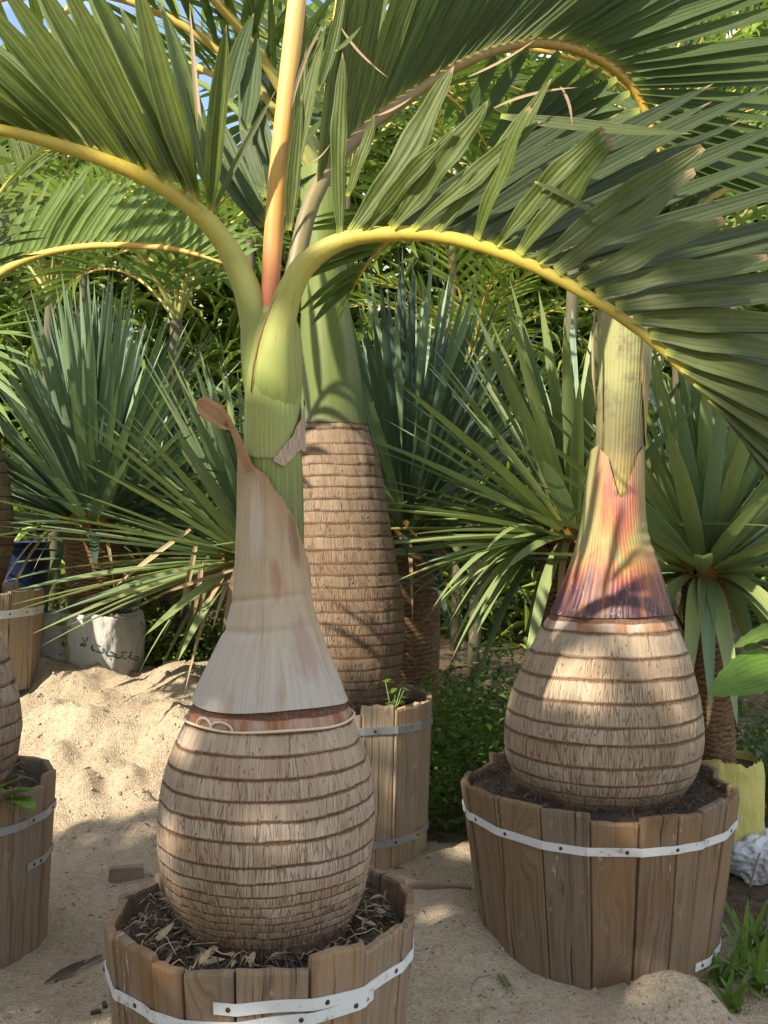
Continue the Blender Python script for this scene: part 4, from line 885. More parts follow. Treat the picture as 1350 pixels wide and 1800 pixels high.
tube('dry_strip', [pix(1046, 545, 3.42), pix(1042, 600, 3.4), pix(1043, 660, 3.4), pix(1049, 722, 3.41)], [0.003, 0.005, 0.005, 0.003], M['dry'], Cp, 6)
rC = random.Random(9)
zC = zc(520, CY, 0); cC = Vector((profCs(zC)[0], CY, zC))
for az, el, L, bk in ((15, 58, 1.5, 1.7), (60, 62, 1.5, 1.4), (100, 66, 1.5, 1.2), (150, 56, 1.3, 2.0), (35, 80, 1.4, 0.5)):
    auto_frond(Cp, cC, rad(az), rad(el), L, bk, 22, 0.52, 0.045, M['leaf_b'], M['pet_bg'], rC, r0=0.024)

# --- the two palms at the left edge
rD = random.Random(3)
D = thing('bottle_palm', (DX, DY, 0.49), 'bottle palm with dark-ringed swollen trunk in the tub with the seedling', 'palm', 'bottle palms in tubs')
profD = make_prof([(1000, -190, -78), (1060, -210, -58), (1100, -235, -33), (1130, -262, -4), (1180, -283, 15), (1230, -293, 25), (1290, -297, 29), (1340, -289, 21), (1375, -275, 6), (1400, -255, -13)], DY)
ringsD = [zc(y, DY, 0.26) for y in (1040, 1085, 1140, 1180, 1222, 1260, 1297, 1330, 1360, 1385)]
shell('trunk', profD, DY, 0.47, zc(1005, DY, 0.1), M['trunk_a'], D, 140, 120, rings=ringsD)
profDs = make_prof([(1020, -186, -82), (900, -180, -88), (760, -176, -92), (640, -170, -98)], DY)
shell('crownshaft', profDs, DY, zc(1018, DY, 0.1), zc(645, DY, 0), M['shaft_a'], D, 40, 30)
zD = zc(660, DY, 0); cD = Vector((profDs(zD)[0], DY, zD))
for az, el, L, bk in ((170, 60, 1.5, 1.5), (110, 62, 1.5, 1.3), (215, 55, 1.4, 1.5), (75, 70, 1.2, 0.6), (-12, 79, 1.9, 0.9)):  # last frond is out of view, added for its shadow on the tall palm
    auto_frond(D, cD, rad(az), rad(el), L, bk, 18, 0.5, 0.045, M['leaf_a'], M['pet_a'], rD, r0=0.024)
E = thing('bottle_palm', (EX, EY, 0.95), 'sunlit bottle palm in the half buried tub on the sand heap, one frond arching across', 'palm', 'bottle palms in tubs')
profE = make_prof([(600, -90, -20), (700, -100, -12), (800, -115, 2), (850, -125, 14), (900, -131, 19), (950, -132, 20), (990, -127, 14), (1030, -112, 0), (1045, -105, -7)], EY)
ringsE = [zc(y, EY, 0.22) for y in range(760, 1040, 22)]
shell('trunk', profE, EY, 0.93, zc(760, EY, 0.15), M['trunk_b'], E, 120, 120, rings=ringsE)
shell('crownshaft', profE, EY, zc(768, EY, 0.15), zc(602, EY, 0), M['shaft_b'], E, 40, 30, off=0.004)
zE = zc(610, EY, 0); cE = Vector((profE(zE)[0], EY, zE))
fE, qE = rachis('frond', [(-56, 620, 5.8, 12), (-45, 545, 5.7, 11), (-10, 490, 5.5, 9), (50, 455, 5.3, 7.5), (120, 437, 5.2, 6.5), (200, 431, 5.1, 6), (290, 436, 5.0, 5.5), (345, 447, 4.95, 4), (395, 463, 4.9, 2.5)], M['pet_bg'], E, seg=8)
for k in range(34):
    s = k / 33; x = -20 + 415 * s; y = float(np.interp(x, qE[:, 0], qE[:, 1])); d = float(np.interp(x, qE[:, 0], qE[:, 2]))
    ang = float(np.interp(s, [0, 0.4, 0.75, 1], [22, 33, 42, 62])) + R.uniform(-3, 3); L = float(np.interp(s, [0, 0.5, 1], [190, 150, 70])) * R.uniform(0.9, 1.1)
    leaf_px(fE, M['leaf_bg'], x, y - 2, x + L * math.sin(rad(ang)), y - L * math.cos(rad(ang)), 17, d, d - 0.1, 0.04, R.uniform(-0.3, 0.5), 0.5, nseg=6, pleat=0)
for az, el, L, bk in ((-70, 15, 0.9, 2.0), (150, 60, 1.5, 1.3), (205, 60, 1.5, 1.3)):
    auto_frond(E, cE, rad(az), rad(el), L, bk, 18, 0.5, 0.04, M['leaf_bg'], M['pet_bg'], rD, r0=0.022)

# ------------------------------------------------------------------ rosette plants with stacked-leaf-base trunks
def rosette(label, px, py, Y, n, L, W, mats, seed, el_lo, el_hi, z_foot, trunk_r, az_bias=None, droop=0.06, lower=0, upbias=1.0, foot_dx=0.0):
    rg = random.Random(seed); c = pix(px, py, Y)
    root = thing('rosette_plant', (c.x + foot_dx, c.y, z_foot), label, 'plant', 'sword-leaved rosette plants')
    # trunk of stacked leaf bases
    z0, z1 = z_foot - 0.02, c.z - 0.03; nu, nv = 48, 190; V = []; U = []; Fc = []; sw = []
    H = z1 - z0
    for i in range(nv + 1):
        s = i / nv; z = z0 + H * s
        for j in range(nu + 1):
            t = 2 * math.pi * (j % nu) / nu
            ph = z * 42 + 1.6 * mnoise.noise((math.sin(t) * 3, math.cos(t) * 3, z * 6)) + 0.25 * t / 1.0 * 0
            saw = (ph % 1.0)
            r = trunk_r * (0.86 + 0.22 * s) * (1 + 0.05 * mnoise.noise((math.sin(t), math.cos(t), z * 4))) + 0.014 * saw * (0.6 + 0.6 * abs(mnoise.noise((math.sin(t) * 7, math.cos(t) * 7, math.floor(ph)))))
            sw.append(saw); V.append((c.x + foot_dx * (1 - s) + r * math.sin(t), c.y - r * math.cos(t), z)); U.append((j / nu, s))
    for i in range(nv):
        for j in range(nu): a = i * (nu + 1) + j; Fc.append((a, a + 1, a + nu + 2, a + nu + 1))
    link('trunk', mesh('trunk', V, Fc, U, {'saw': sw}), M['fibre'], root)
    m = MB()
    for j in range(26):
        t = rg.uniform(0, 2 * math.pi); p = Vector((c.x, c.y, c.z - 0.05)) + dirn(t) * trunk_r * 1.0
        m.add(*blade_data(p, dirn(t) * 0.5 + Vector((0, 0, 0.9)), 0.10, trunk_r * 0.7, dirn(t), droop=0, nseg=3, base=0.9, peak=0.3))
    m.build('leaf_base_collar', M['orange'], root)
    for i in range(n):
        q = (i + 0.5) / n
        el = rad(el_lo + (el_hi - el_lo) * q ** upbias) + rg.uniform(-0.08, 0.08)
        az = i * 2.39996 + rg.uniform(-0.2, 0.2)
        if az_bias is not None and rg.random() < az_bias[1]: az = az_bias[0] + rg.gauss(0, 0.75)
        d = Vector((math.cos(az) * math.cos(el), math.sin(az) * math.cos(el), math.sin(el)))
        s = dirn(0); p = c + Vector((d.x, d.y, 0)) * trunk_r * 0.75 + Vector((0, 0, 0.10 * q - 0.05))
        up = Vector((0, 0, 1)) - d * d.z
        up = up.normalized() if up.length > 0.05 else Vector((-math.cos(az), -math.sin(az), 0))
        ll = L * rg.uniform(0.82, 1.08) * (0.85 if q < 0.12 else 1)
        dr = droop * (0.3 + 1.3 * (1 - q)) * rg.uniform(0.5, 1.6) + (rg.uniform(0.35, 0.9) if i < lower else 0)
        if i < lower: ll *= 0.62
        blade('leaf', mats[0] if rg.random() < 0.7 else mats[-1], root, p, d, ll, W * rg.uniform(0.85, 1.15), up, droop=dr, fold=0.55, nseg=7 if i >= lower else 12, base=0.55, peak=0.32, twist=rg.uniform(-0.25, 0.25))
    # a few dry hanging leaves
    for i in range(7):
        az = rg.uniform(0, 6.28); d = Vector((math.cos(az), math.sin(az), 0.1)); p = c + d * trunk_r * 0.8 + Vector((0, 0, -0.05))
        blade('dry_leaf', M['dry'], root, p, d, L * rg.uniform(0.25, 0.42), W * 0.5, Vector((0, 0, 1)), droop=rg.uniform(0.8, 1.6), nseg=10, fold=0.5, twist=rg.uniform(-1, 1))
    return root, c

gF = ground_z(pix(155, 0, 6.3).x, 6.3)
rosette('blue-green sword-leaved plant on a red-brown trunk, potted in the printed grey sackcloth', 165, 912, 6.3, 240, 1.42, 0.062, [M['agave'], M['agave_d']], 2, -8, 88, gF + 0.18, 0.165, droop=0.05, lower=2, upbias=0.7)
gG = ground_z(pix(440, 0, 5.7).x, 5.7)
gR, _ = rosette('sword-leaved plant fanning out left of the peeling palm, behind its trunk', 452, 978, 5.7, 140, 1.22, 0.07, [M['agave_g'], M['agave']], 4, -25, 80, 0.30, 0.17, az_bias=(math.pi * 0.98, 0.4), droop=0.05, lower=8)
for (x0, y0, x1, y1, w, d) in ((345, 955, 316, 1082, 9, 5.3), (356, 985, 340, 1085, 8, 5.3), (418, 985, 392, 1108, 11, 5.2), (365, 1010, 348, 1088, 5, 5.3), (415, 1000, 272, 1042, 6, 5.2), (418, 1015, 300, 1062, 4, 5.2), (335, 930, 202, 1024, 8, 5.3)):
    a_ = pix(x0, y0, d); b_ = pix(x1, y1, d)
    blade('dry_leaf', M['dry'], gR, a_, b_ - a_, (b_ - a_).length, w / F * d * 1.3, Vector((0.2, -1, 0.2)), droop=0.04, fold=0.6, nseg=8, base=0.6, peak=0.4, twist=R.uniform(-1, 1), ripple=0.05)
rosette('large shaded blue-green sword-leaved plant right behind the tall ringed palm', 712, 925, 5.9, 230, 1.5, 0.06, [M['agave_d'], M['agave']], 6, -10, 88, 0.02, 0.2, droop=0.05, lower=8, upbias=0.8)
iR, iC = rosette('sword-leaved plant spreading broad blades left of the red and purple palm', 1010, 935, 4.75, 115, 1.12, 0.074, [M['agave_g'], M['agave_g'], M['agave']], 8, -22, 80, 0.25, 0.15, az_bias=(math.pi, 0.35), droop=0.06, lower=16)
for i in range(15):
    az = math.pi + R.uniform(-0.15, 1.0); el = R.uniform(0.0, 0.55)
    d_ = Vector((math.cos(az) * math.cos(el), math.sin(az) * math.cos(el), math.sin(el)))
    blade('leaf', M['agave_g'], iR, iC + Vector((-0.1, -0.05, R.uniform(-0.12, 0.0))), d_, R.uniform(0.55, 0.85), 0.042, Vector((0, 0, 1)), droop=R.uniform(0.45, 0.85), fold=0.5, nseg=14, base=0.7, peak=0.3, twist=R.uniform(-0.6, 0.6))
rosette('light green sword-leaved plant with drooping lower blades in the yellow bag', 1236, 1000, 4.4, 140, 1.08, 0.076, [M['agave_g'], M['agave']], 10, -8, 84, 0.33, 0.085, droop=0.05, lower=26, foot_dx=0.06)
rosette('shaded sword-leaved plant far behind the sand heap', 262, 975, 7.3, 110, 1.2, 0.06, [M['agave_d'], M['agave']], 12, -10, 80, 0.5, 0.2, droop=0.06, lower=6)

# ------------------------------------------------------------------ sacks and bags
def sack(name, label, cx, cy, z0, h, rx, ry, mat, seed, square=0.0, puck=0.02, cat='bag', top_wave=0.03, rot=0.0):
    root = thing(name, (cx, cy, z0), label, cat)
    nu, nv = 96, 36; V = []; U = []; Fc = []
    for i in range(nv + 1):
        s = i / nv
        for j in range(nu + 1):
            t = 2 * math.pi * (j % nu) / nu
            ct, stt = math.cos(t), math.sin(t); e = 1.0 - 0.62 * square
            x = math.copysign(abs(stt) ** e, stt) * rx; y = -math.copysign(abs(ct) ** e, ct) * ry
            b = 1 + 0.05 * math.sin(math.pi * s) + puck * 2.2 * mnoise.noise((stt * 2.4 + seed, ct * 2.4, s * 3.0)) + puck * mnoise.noise((stt * 7 + seed, ct * 7, s * 9))
            z = z0 - 0.03 + (h + top_wave * mnoise.noise((stt * 2, ct * 2, seed)) + top_wave * 0.5 * mnoise.noise((stt * 9, ct * 9, seed))) * s
            if s > 0.97: b -= 0.06
            X, Yv = x * b, y * b
            V.append((cx + X * math.cos(rot) - Yv * math.sin(rot), cy + X * math.sin(rot) + Yv * math.cos(rot), z)); U.append((j / nu, s))
    for i in range(nv):
        for j in range(nu): a = i * (nu + 1) + j; Fc.append((a, a + 1, a + nu + 2, a + nu + 1))
    link('cloth', mesh('cloth', V, Fc, U), mat, root)
    V = [(cx, cy, z0 + h * 0.86)]; Fc = []
    for j in range(48):
        t = 2 * math.pi * j / 48; e = 1.0 - 0.62 * square
        X = math.copysign(abs(math.sin(t)) ** e, math.sin(t)) * rx * 0.97; Yv = -math.copysign(abs(math.cos(t)) ** e, math.cos(t)) * ry * 0.97
        V.append((cx + X * math.cos(rot) - Yv * math.sin(rot), cy + X * math.sin(rot) + Yv * math.cos(rot), z0 + h * 0.85)); Fc.append((0, 1 + j, 1 + (j + 1) % 48))
    link('soil', mesh('soil', V, Fc), M['soil'], root)
    return root
pF = pix(155, 0, 6.3)
zs0 = CZ - (1168 - HY) / F * 6.05; zs1 = CZ - (1072 - HY) / F * 6.05
SR = rad(-9)
sk = sack('sackcloth_planter', 'grey-white sackcloth planter printed with dark writing, pushed into the sand heap', pF.x, 6.3, zs0 - 0.06, zs1 - zs0 + 0.06, 0.295, 0.26, M['sack'], 3.3, square=0.85, puck=0.010, cat='planter', rot=SR)
# printed Arabic word on the sack, letters in their joined forms, left to right
tx = bpy.data.curves.new('printed_word', 'FONT'); tx.body = '\ufefb \ufe95\ufe8e\ufea0\ufe98\ufee8\ufee3'; tx.size = 0.085; tx.extrude = 0.001; tx.align_x = 'CENTER'; tx.offset = 0.0012
to = bpy.data.objects.new('printed_word', tx); COL.objects.link(to)
dg = bpy.context.evaluated_depsgraph_get()
tme = bpy.data.meshes.new_from_object(to.evaluated_get(dg)); COL.objects.unlink(to); bpy.data.objects.remove(to)
rotm = Matrix.Rotation(SR, 4, 'Z') @ Matrix.Rotation(math.pi / 2, 4, 'X') @ Matrix.Rotation(rad(-21), 4, 'Z')
wp = pix(184, 1152, 6.0)
for v in tme.vertices:
    co = rotm @ v.co + Vector((wp.x, 0, wp.z))
    v.co = co
pl = None
# push the letters onto the cloth: front face y at that x
cm = [o for o in sk.children if o.name.startswith('cloth')][0]
cv = np.array([v.co[:] for v in cm.data.vertices]); cv = cv[cv[:, 1] < 6.3 - 0.1]
for v in tme.vertices:
    dd = (cv[:, 0] - v.co.x) ** 2 + (cv[:, 2] - v.co.z) ** 2; k4 = np.argsort(dd)[:5]
    v.co.y = float(np.average(cv[k4, 1], weights=1 / (dd[k4] + 1e-5))) - 0.004
tme.name = 'printed_word'
link('printed_word', tme, M['ink'], cm)

sack('woven_bag', 'tall yellow woven plastic bag planter behind the broad tub', pix(1281, 0, 4.35).x, 4.35, 0.0, CZ - (1318 - HY) / F * 4.35, 0.135, 0.135, M['sack_yellow'], 7.7, square=0.2, puck=0.02)
# crumpled white bag on the ground
wb = on_ground(1335, 1560)
import bmesh
bm = bmesh.new(); bmesh.ops.create_icosphere(bm, subdivisions=5, radius=1.0)
V = []
for v in bm.verts:
    p = v.co.copy(); n1 = mnoise.noise(p * 1.6 + Vector((3, 1, 2))); n2 = mnoise.noise(p * 4.2); n3 = abs(mnoise.noise(p * 3.1 + Vector((7, 7, 7))))
    q = p * (1 + 0.28 * n1 + 0.05 * n2 - 0.34 * n3 - 0.20 * abs(mnoise.noise(Vector((p.x * 2.0, p.y * 5.0, p.z * 3.5)))) + 0.03 * mnoise.noise(p * 9))
    V.append((wb.x + 0.06 + q.x * 0.16, wb.y + 0.09 + q.y * 0.13, max(wb.z - 0.01, wb.z + 0.085 + q.z * 0.12 + 0.07 * max(0, q.x) * (1 if q.z > 0 else 0))))
Fc = [tuple(x.index for x in f.verts) for f in bm.faces]; bm.free()
tag(link('crumpled_bag', mesh('crumpled_bag', V, Fc), M['bag_white']), 'crumpled white plastic bag lying beside the yellow bag', 'bag')
# blue drum and black pot behind
def pot(name, label, cx, cy, z0, h, r, mat, cat, ribs):
    root = thing(name, (cx, cy, z0), label, cat); m = MB(); prof = [(0.0, 0.90)]
    for i in range(ribs):
        a = (i + 0.2) / ribs; prof += [(a, 0.90 + 0.1 * a), (a + 0.25 / ribs, 0.93 + 0.1 * a), (a + 0.5 / ribs, 0.93 + 0.1 * a), (a + 0.6 / ribs, 0.90 + 0.1 * a)]
    prof += [(0.985, 1.0), (1.0, 1.05), (1.0, 0.97), (0.8, 0.93), (0.8, 0.0)]
    V = []; Fc = []
    for (s, k) in prof:
        for j in range(32):
            t = 2 * math.pi * j / 32; V.append((cx + r * k * math.sin(t), cy - r * k * math.cos(t), z0 + h * s))
    for i in range(len(prof) - 1):
        for j in range(32): Fc.append((i * 32 + j, i * 32 + (j + 1) % 32, i * 32 + 32 + (j + 1) % 32, i * 32 + 32 + j))
    m.add(V, Fc); m.build('shell', mat, root)
    return root
p = pix(20, 0, 7.2); pot('plastic_drum', 'dark blue plastic drum in the shade behind the sand heap', p.x, 7.2, 0.45, 0.80, 0.26, M['blue'], 'drum', 3)
p = pix(935, 0, 4.75); pot('nursery_pot', 'black ribbed nursery pot behind the pale swollen trunk', p.x + 0.13, 4.75, 0.0, 0.42, 0.19, M['black'], 'pot', 8)
p = pix(452, 0, 5.7); pot('nursery_pot', 'black nursery pot hidden behind the peeling palm', p.x, 5.7, ground_z(p.x, 5.7) - 0.02, 0.34, 0.24, M['black'], 'pot', 6)

# ------------------------------------------------------------------ weeds, seedlings, litter
def leaf_cloud(name, label, n, place, size, mat, seed, kind='stuff', wid=0.5):
    rg = random.Random(seed); m = MB()
    for _ in range(n):
        p, up = place(rg); L = size * rg.uniform(0.5, 1.4); az = rg.uniform(0, 6.28); el = rg.uniform(-0.3, up)
        d = Vector((math.cos(az) * math.cos(el), math.sin(az) * math.cos(el), math.sin(el)))
        s = d.cross(Vector((rg.uniform(-.5, .5), rg.uniform(-.5, .5), 1))).normalized() * L * wid * 0.5; nn = s.cross(d).normalized() * L * 0.10
        m.add([p, p + d * L * 0.45 - s + nn, p + d * L * 0.5, p + d * L * 0.45 + s + nn, p + d * L - Vector((0, 0, L * 0.15))], [(0, 2, 1), (0, 3, 2), (1, 2, 4), (2, 3, 4)], [(0.5, 0.1), (0, 0.5), (0.5, 0.5), (1, 0.5), (0.5, 0.93)])
    o = m.build(name, mat); tag(o, label, None, kind=kind)
    return o
def patch(x0, x1, y0, y1, h, base=0.0, pw=1.6):
    def f(rg):
        x, y = rg.uniform(x0, x1), rg.uniform(y0, y1)
        hh = h * (0.55 + 0.6 * mnoise.noise((x * 2.2, y * 2.2, 3))) + 0.05
        return Vector((x, y, ground_z(x, y) + base + max(0.02, hh) * rg.random() ** pw)), 1.1
    return f
leaf_cloud('weed_undergrowth', 'dense green weed undergrowth between the tall tub and the broad tub', 6500, patch(0.12, 1.15, 4.55, 6.3, 0.75), 0.055, M['weed'], 1)
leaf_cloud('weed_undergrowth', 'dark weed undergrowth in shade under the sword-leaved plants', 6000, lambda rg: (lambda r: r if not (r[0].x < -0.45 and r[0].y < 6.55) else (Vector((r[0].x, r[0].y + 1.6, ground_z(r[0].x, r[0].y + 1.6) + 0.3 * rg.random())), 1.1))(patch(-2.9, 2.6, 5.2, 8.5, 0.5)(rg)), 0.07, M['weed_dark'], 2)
leaf_cloud('weed_undergrowth', 'green weeds in the gap between the printed sack and the peeling palm', 3800, patch(-1.75, -0.72, 6.3, 7.6, 0.6), 0.045, M['weed'], 3)
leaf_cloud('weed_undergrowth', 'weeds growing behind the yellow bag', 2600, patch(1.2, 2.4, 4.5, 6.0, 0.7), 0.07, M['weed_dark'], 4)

def herb(label, p, h, n, size, wid, mat, seed, spread=0.5, name='weed_plant', group=None, broad=False, cat='weed'):
    """a small leafy plant: stems with single leaves as parts"""
    rg = random.Random(seed); root = thing(name, p, label, cat, group)
    ns = max(2, n // 6)
    for s in range(ns):
        az = rg.uniform(0, 6.28); d = Vector((math.cos(az) * spread, math.sin(az) * spread, 1)).normalized(); H = h * rg.uniform(0.6, 1.05)
        pts = [p + d * H * k / 6 + Vector((0, 0, -0.12 * H * (k / 6) ** 2)) for k in range(7)]
        tube('stem', pts, [0.0035 * (1 - 0.6 * k / 6) * max(1, h / 0.25) for k in range(7)], M['stem'], root, 5)
        for k in range(max(2, n // ns)):
            q = pts[min(6, 1 + int(rg.random() * 6))]; a2 = az + rg.uniform(-2.2, 2.2)
            dd = Vector((math.cos(a2), math.sin(a2), rg.uniform(-0.1, 0.7)))
            blade('leaf', mat, root, q, dd, size * rg.uniform(0.6, 1.2), size * wid, Vector((0, 0, 1)), droop=rg.uniform(0.05, 0.4), fold=0.25, nseg=5, base=0.15, peak=0.42)
    return root
herb('young broad-leaved seedling in the soil of the tub beside the sand path', Vector((pix(22, 0, 3.2).x, 3.2, 0.49)), 0.13, 9, 0.085, 0.85, M['weed'], 5, name='seedling', cat='seedling')
herb('bright small-leaved sprig in the soil of the tall pale tub', Vector((pix(690, 0, 4.17).x, 4.17, 0.59)), 0.17, 26, 0.04, 0.65, M['broad'], 6, 0.35, name='seedling', cat='seedling')
herb('leafy weed standing by the corner of the printed sack', Vector((pix(118, 0, 6.0).x, 6.0, ground_z(pix(118, 0, 6.0).x, 6.0))), 0.52, 14, 0.05, 0.6, M['weed'], 7, 0.15)
for i, (px, py, hh, sd) in enumerate(((1262, 1730, 0.22, 1), (1305, 1715, 0.30, 2), (1340, 1740, 0.26, 3), (1322, 1668, 0.28, 4), (1285, 1775, 0.14, 5), (1348, 1690, 0.30, 6))):
    p = on_ground(px, py); rg = random.Random(50 + sd)
    root = thing('grass_weed', p, 'broad-bladed grass weed on bare soil at the right foot of the broad tub', 'weed', 'grass weeds by the broad tub')
    for k in range(13):
        az = rg.uniform(0, 6.28); el = rg.uniform(0.5, 1.35); d = Vector((math.cos(az) * math.cos(el), math.sin(az) * math.cos(el), math.sin(el)))
        blade('leaf', M['weed'], root, p + Vector((rg.uniform(-.02, .02), rg.uniform(-.02, .02), -0.005)), d, hh * rg.uniform(0.7, 1.25), 0.02 * rg.uniform(0.7, 1.3), Vector((0, 0, 1)), droop=rg.uniform(0.1, 0.6), fold=0.3, nseg=8, base=0.6)
herb('low round-leaved weed at the right edge of the soil', on_ground(1335, 1760), 0.12, 14, 0.05, 0.8, M['broad'], 15, 0.8)
# large leaf reaching in from the right
bp = on_ground(1400, 1640); root = thing('broad_leaved_weed', bp, 'tall weed with one very large bright green toothed leaf beside the broad tub', 'weed')
lp = pix(1385, 1165, 3.0)
tube('stem', [bp, bp.lerp(lp, 0.5) + Vector((0.05, 0, 0)), lp], [0.008, 0.007, 0.005], M['stem'], root, 7)
def toothed(p0, p1, W, nrm, mat):
    V = []; U = []; Fc = []; n = 22; d = (p1 - p0); L = d.length; d.normalize(); sd = d.cross(nrm).normalized(); nn = sd.cross(d)
    for i in range(n + 1):
        s = i / n; w = W * (math.sin(math.pi * s ** 0.75) ** 0.8 if 0 < s < 1 else 0) * (1 + (0.05 if i % 2 else -0.03))
        c = p0 + d * L * s - Vector((0, 0, 0.10 * L * s * s))
        for j, a in enumerate((-1, -0.5, 0, 0.5, 1)):
            V.append(c + sd * w * a + nn * (w * 0.22 * abs(a) + 0.012 * L * math.sin(s * 34) * abs(a))); U.append((0.5 + 0.5 * a, s * 0.9))
    for i in range(n):
        for j in range(4): Fc.append((i * 5 + j, i * 5 + j + 1, i * 5 + j + 6, i * 5 + j + 5))
    link('leaf', mesh('leaf', V, Fc, U), mat, root)
toothed(pix(1385, 1165, 3.0), pix(1243, 1205, 2.93), 0.068, Vector((0.1, -0.8, 0.75)), M['broad'])
toothed(pix(1400, 1095, 3.02), pix(1285, 1128, 2.98), 0.035, Vector((0.1, -0.3, 0.9)), M['weed'])
toothed(pix(1385, 1170, 3.02), pix(1440, 1300, 2.98), 0.06, Vector((0.1, -0.8, 0.7)), M['broad'])

# litter inside the tubs
def litter(label, cx, cy, z, r0, r1, n, seed, mats, L0=0.02, L1=0.10):
    rg = random.Random(seed)
    for mi, mat in enumerate(mats):
        m = MB()
        for _ in range(n // len(mats)):
            t = rg.uniform(0, 6.28); r = rg.uniform(r0, r1); p = Vector((cx, cy, z + rg.uniform(0.004, 0.04))) + dirn(t) * r
            L = rg.uniform(L0, L1); az = rg.uniform(0, 6.28); d = Vector((math.cos(az), math.sin(az), rg.uniform(-0.3, 0.5)))
            if (p + d * L - Vector((cx, cy, p.z))).length > r1 + 0.01: d = Vector((-dirn(t).x, -dirn(t).y, 0.3))
            if rg.random() < 0.6:
                q = [p + d * L * k / 4 + Vector((0, 0, 0.02 * math.sin(k))) * rg.random() for k in range(5)]
                m.add(*tube_data(q, rg.uniform(0.0008, 0.002), 4))
            else:
                m.add(*blade_data(p, d, L * 0.6, L * 0.22, Vector((rg.uniform(-.5, .5), rg.uniform(-.5, .5), 1)), droop=rg.uniform(-0.2, 0.4), nseg=4, base=0.5, fold=rg.uniform(0.1, 0.8)))
        o = m.build('dry_litter', mat); tag(o, label + (' of pale chips and fibres', ' of dark leaf scraps')[mi], kind='stuff')
litter('loose dry litter on the soil of the front tub', AX, AY, 0.395, 0.19, 0.335, 520, 3, [M['dry'], M['dead']])
litter('loose dry litter on the soil of the broad tub', CX, CY, 0.488, 0.26, 0.41, 260, 4, [M['dead'], M['dead']], 0.015, 0.06)
litter('loose dry litter on the soil of the tub by the sand path', DX, DY, 0.49, 0.2, 0.36, 160, 5, [M['dry'], M['dead']], 0.02, 0.07)
litter('loose dry litter on the soil of the tall tub', BX, BY, 0.6, 0.2, 0.32, 160, 6, [M['dry'], M['dead']], 0.015, 0.05)
rg = random.Random(77)
for i, (px, py) in enumerate(((390, 1690), (430, 1697), (478, 1688), (350, 1672), (610, 1640))):
    p = pix(px, py, 2.22 if py > 1660 else 2.3); p.z = 0.402; az = rg.uniform(-1.2, -0.2)
    d = Vector((math.cos(az + 1.9), math.sin(az + 1.9), 0.25)) * 0.03
    v, f, u = tube_data([p - d, p - d * 0.6, p + d * 0.6, p + d], [0.008, 0.013, 0.012, 0.007], 8)
    tag(link('root_stub', mesh('root_stub', v, f, u), M['twig']), 'stubby brown root knob against the inside front of the front tub', 'root', 'root knobs in the front tub')

# things lying on the sand
def chunk(name, label, px, py, size, mat, cat, seed, rz=0.0, lift=0.4):
    p = on_ground(px, py); bm = bmesh.new(); bmesh.ops.create_cube(bm, size=1.0); bmesh.ops.bevel(bm, geom=list(bm.edges), offset=0.07, segments=2, affect='EDGES')
    bmesh.ops.subdivide_edges(bm, edges=list(bm.edges), cuts=1)
    Rm = Matrix.Rotation(rz, 3, 'Z'); V = []
    for v in bm.verts:
        q = Vector((v.co.x * size[0], v.co.y * size[1], v.co.z * size[2])); q += q * 0.18 * mnoise.noise(v.co * 2.2 + Vector((seed, 0, 0)))
        V.append(p + Rm @ q + Vector((0, 0, size[2] * lift)))
    Fc = [tuple(x.index for x in f.verts) for f in bm.faces]; bm.free()
    uv = [(v.y + v.z, v.x) for v in V]
    return tag(link(name, mesh(name, V, Fc, uv, smooth=False), mat), label, cat)
chunk('wood_offcut', 'grey weathered wood offcut on the sand behind the front tub', 222, 1545, (0.13, 0.05, 0.055), M['twig'], 'offcut', 1, 0.2)
chunk('timber_batten', 'thin grey timber batten lying between the front tub and the broad tub', 772, 1562, (0.24, 0.03, 0.018), M['twig'], 'batten', 2, -0.12)
chunk('bark_chip', 'small black bark chip on the sand by the front tub', 168, 1782, (0.028, 0.014, 0.010), M['dead'], 'chip', 3, 0.5).__setitem__('group', 'black chips on the sand')
o = chunk('bark_chip', 'small black bark chip on the sand by the front tub', 184, 1768, (0.012, 0.03, 0.010), M['dead'], 'chip', 4, 0.4); o['group'] = 'black chips on the sand'
p = on_ground(78, 1733); q = on_ground(180, 1690)
root = thing('dead_leaf', p, 'curled dark brown dead leaf lying on the shaded sand', 'leaf')
blade('leaf_blade', M['dead'], root, p + Vector((0, 0, 0.006)), q - p + Vector((0, 0, 0.02)), (q - p).length * 0.72, 0.035, Vector((0.2, -0.4, 1)), droop=-0.05, fold=0.9, nseg=12, twist=1.4, base=0.2, peak=0.5)
blade('leaf_blade', M['dead'], root, p.lerp(q, 0.62) + Vector((0, 0, 0.012)), q - p, (q - p).length * 0.4, 0.022, Vector((-0.2, -0.8, 0.6)), droop=-0.1, fold=0.8, nseg=8, base=0.3, peak=0.6)
p = on_ground(880, 1722)
root = thing('fern_sprig', p, 'tiny green compound-leaf sprig on the sand before the broad tub', 'sprig')
e = on_ground(893, 1752) + Vector((0, 0, 0.012)); tube('stem', [p + Vector((0, 0, 0.01)), p.lerp(e, 0.5) + Vector((0, 0, 0.018)), e], 0.0012, M['stem'], root, 5)
for i in range(7):
    for sgn in (-1, 1):
        b = p.lerp(e, i / 7) + Vector((0, 0, 0.014)); dv = (e - p).normalized(); sd = dv.cross(Vector((0, 0, 1))) * sgn
        blade('leaf', M['weed_dark'], root, b, sd + dv * 0.5 + Vector((0, 0, 0.15)), 0.018, 0.009, Vector((0, 0, 1)), droop=0.1, nseg=4)
tw = [on_ground(x, y) + Vector((0, 0, 0.004)) for x, y in ((862, 1716), (838, 1722), (828, 1738), (832, 1758), (840, 1775), (842, 1798))]
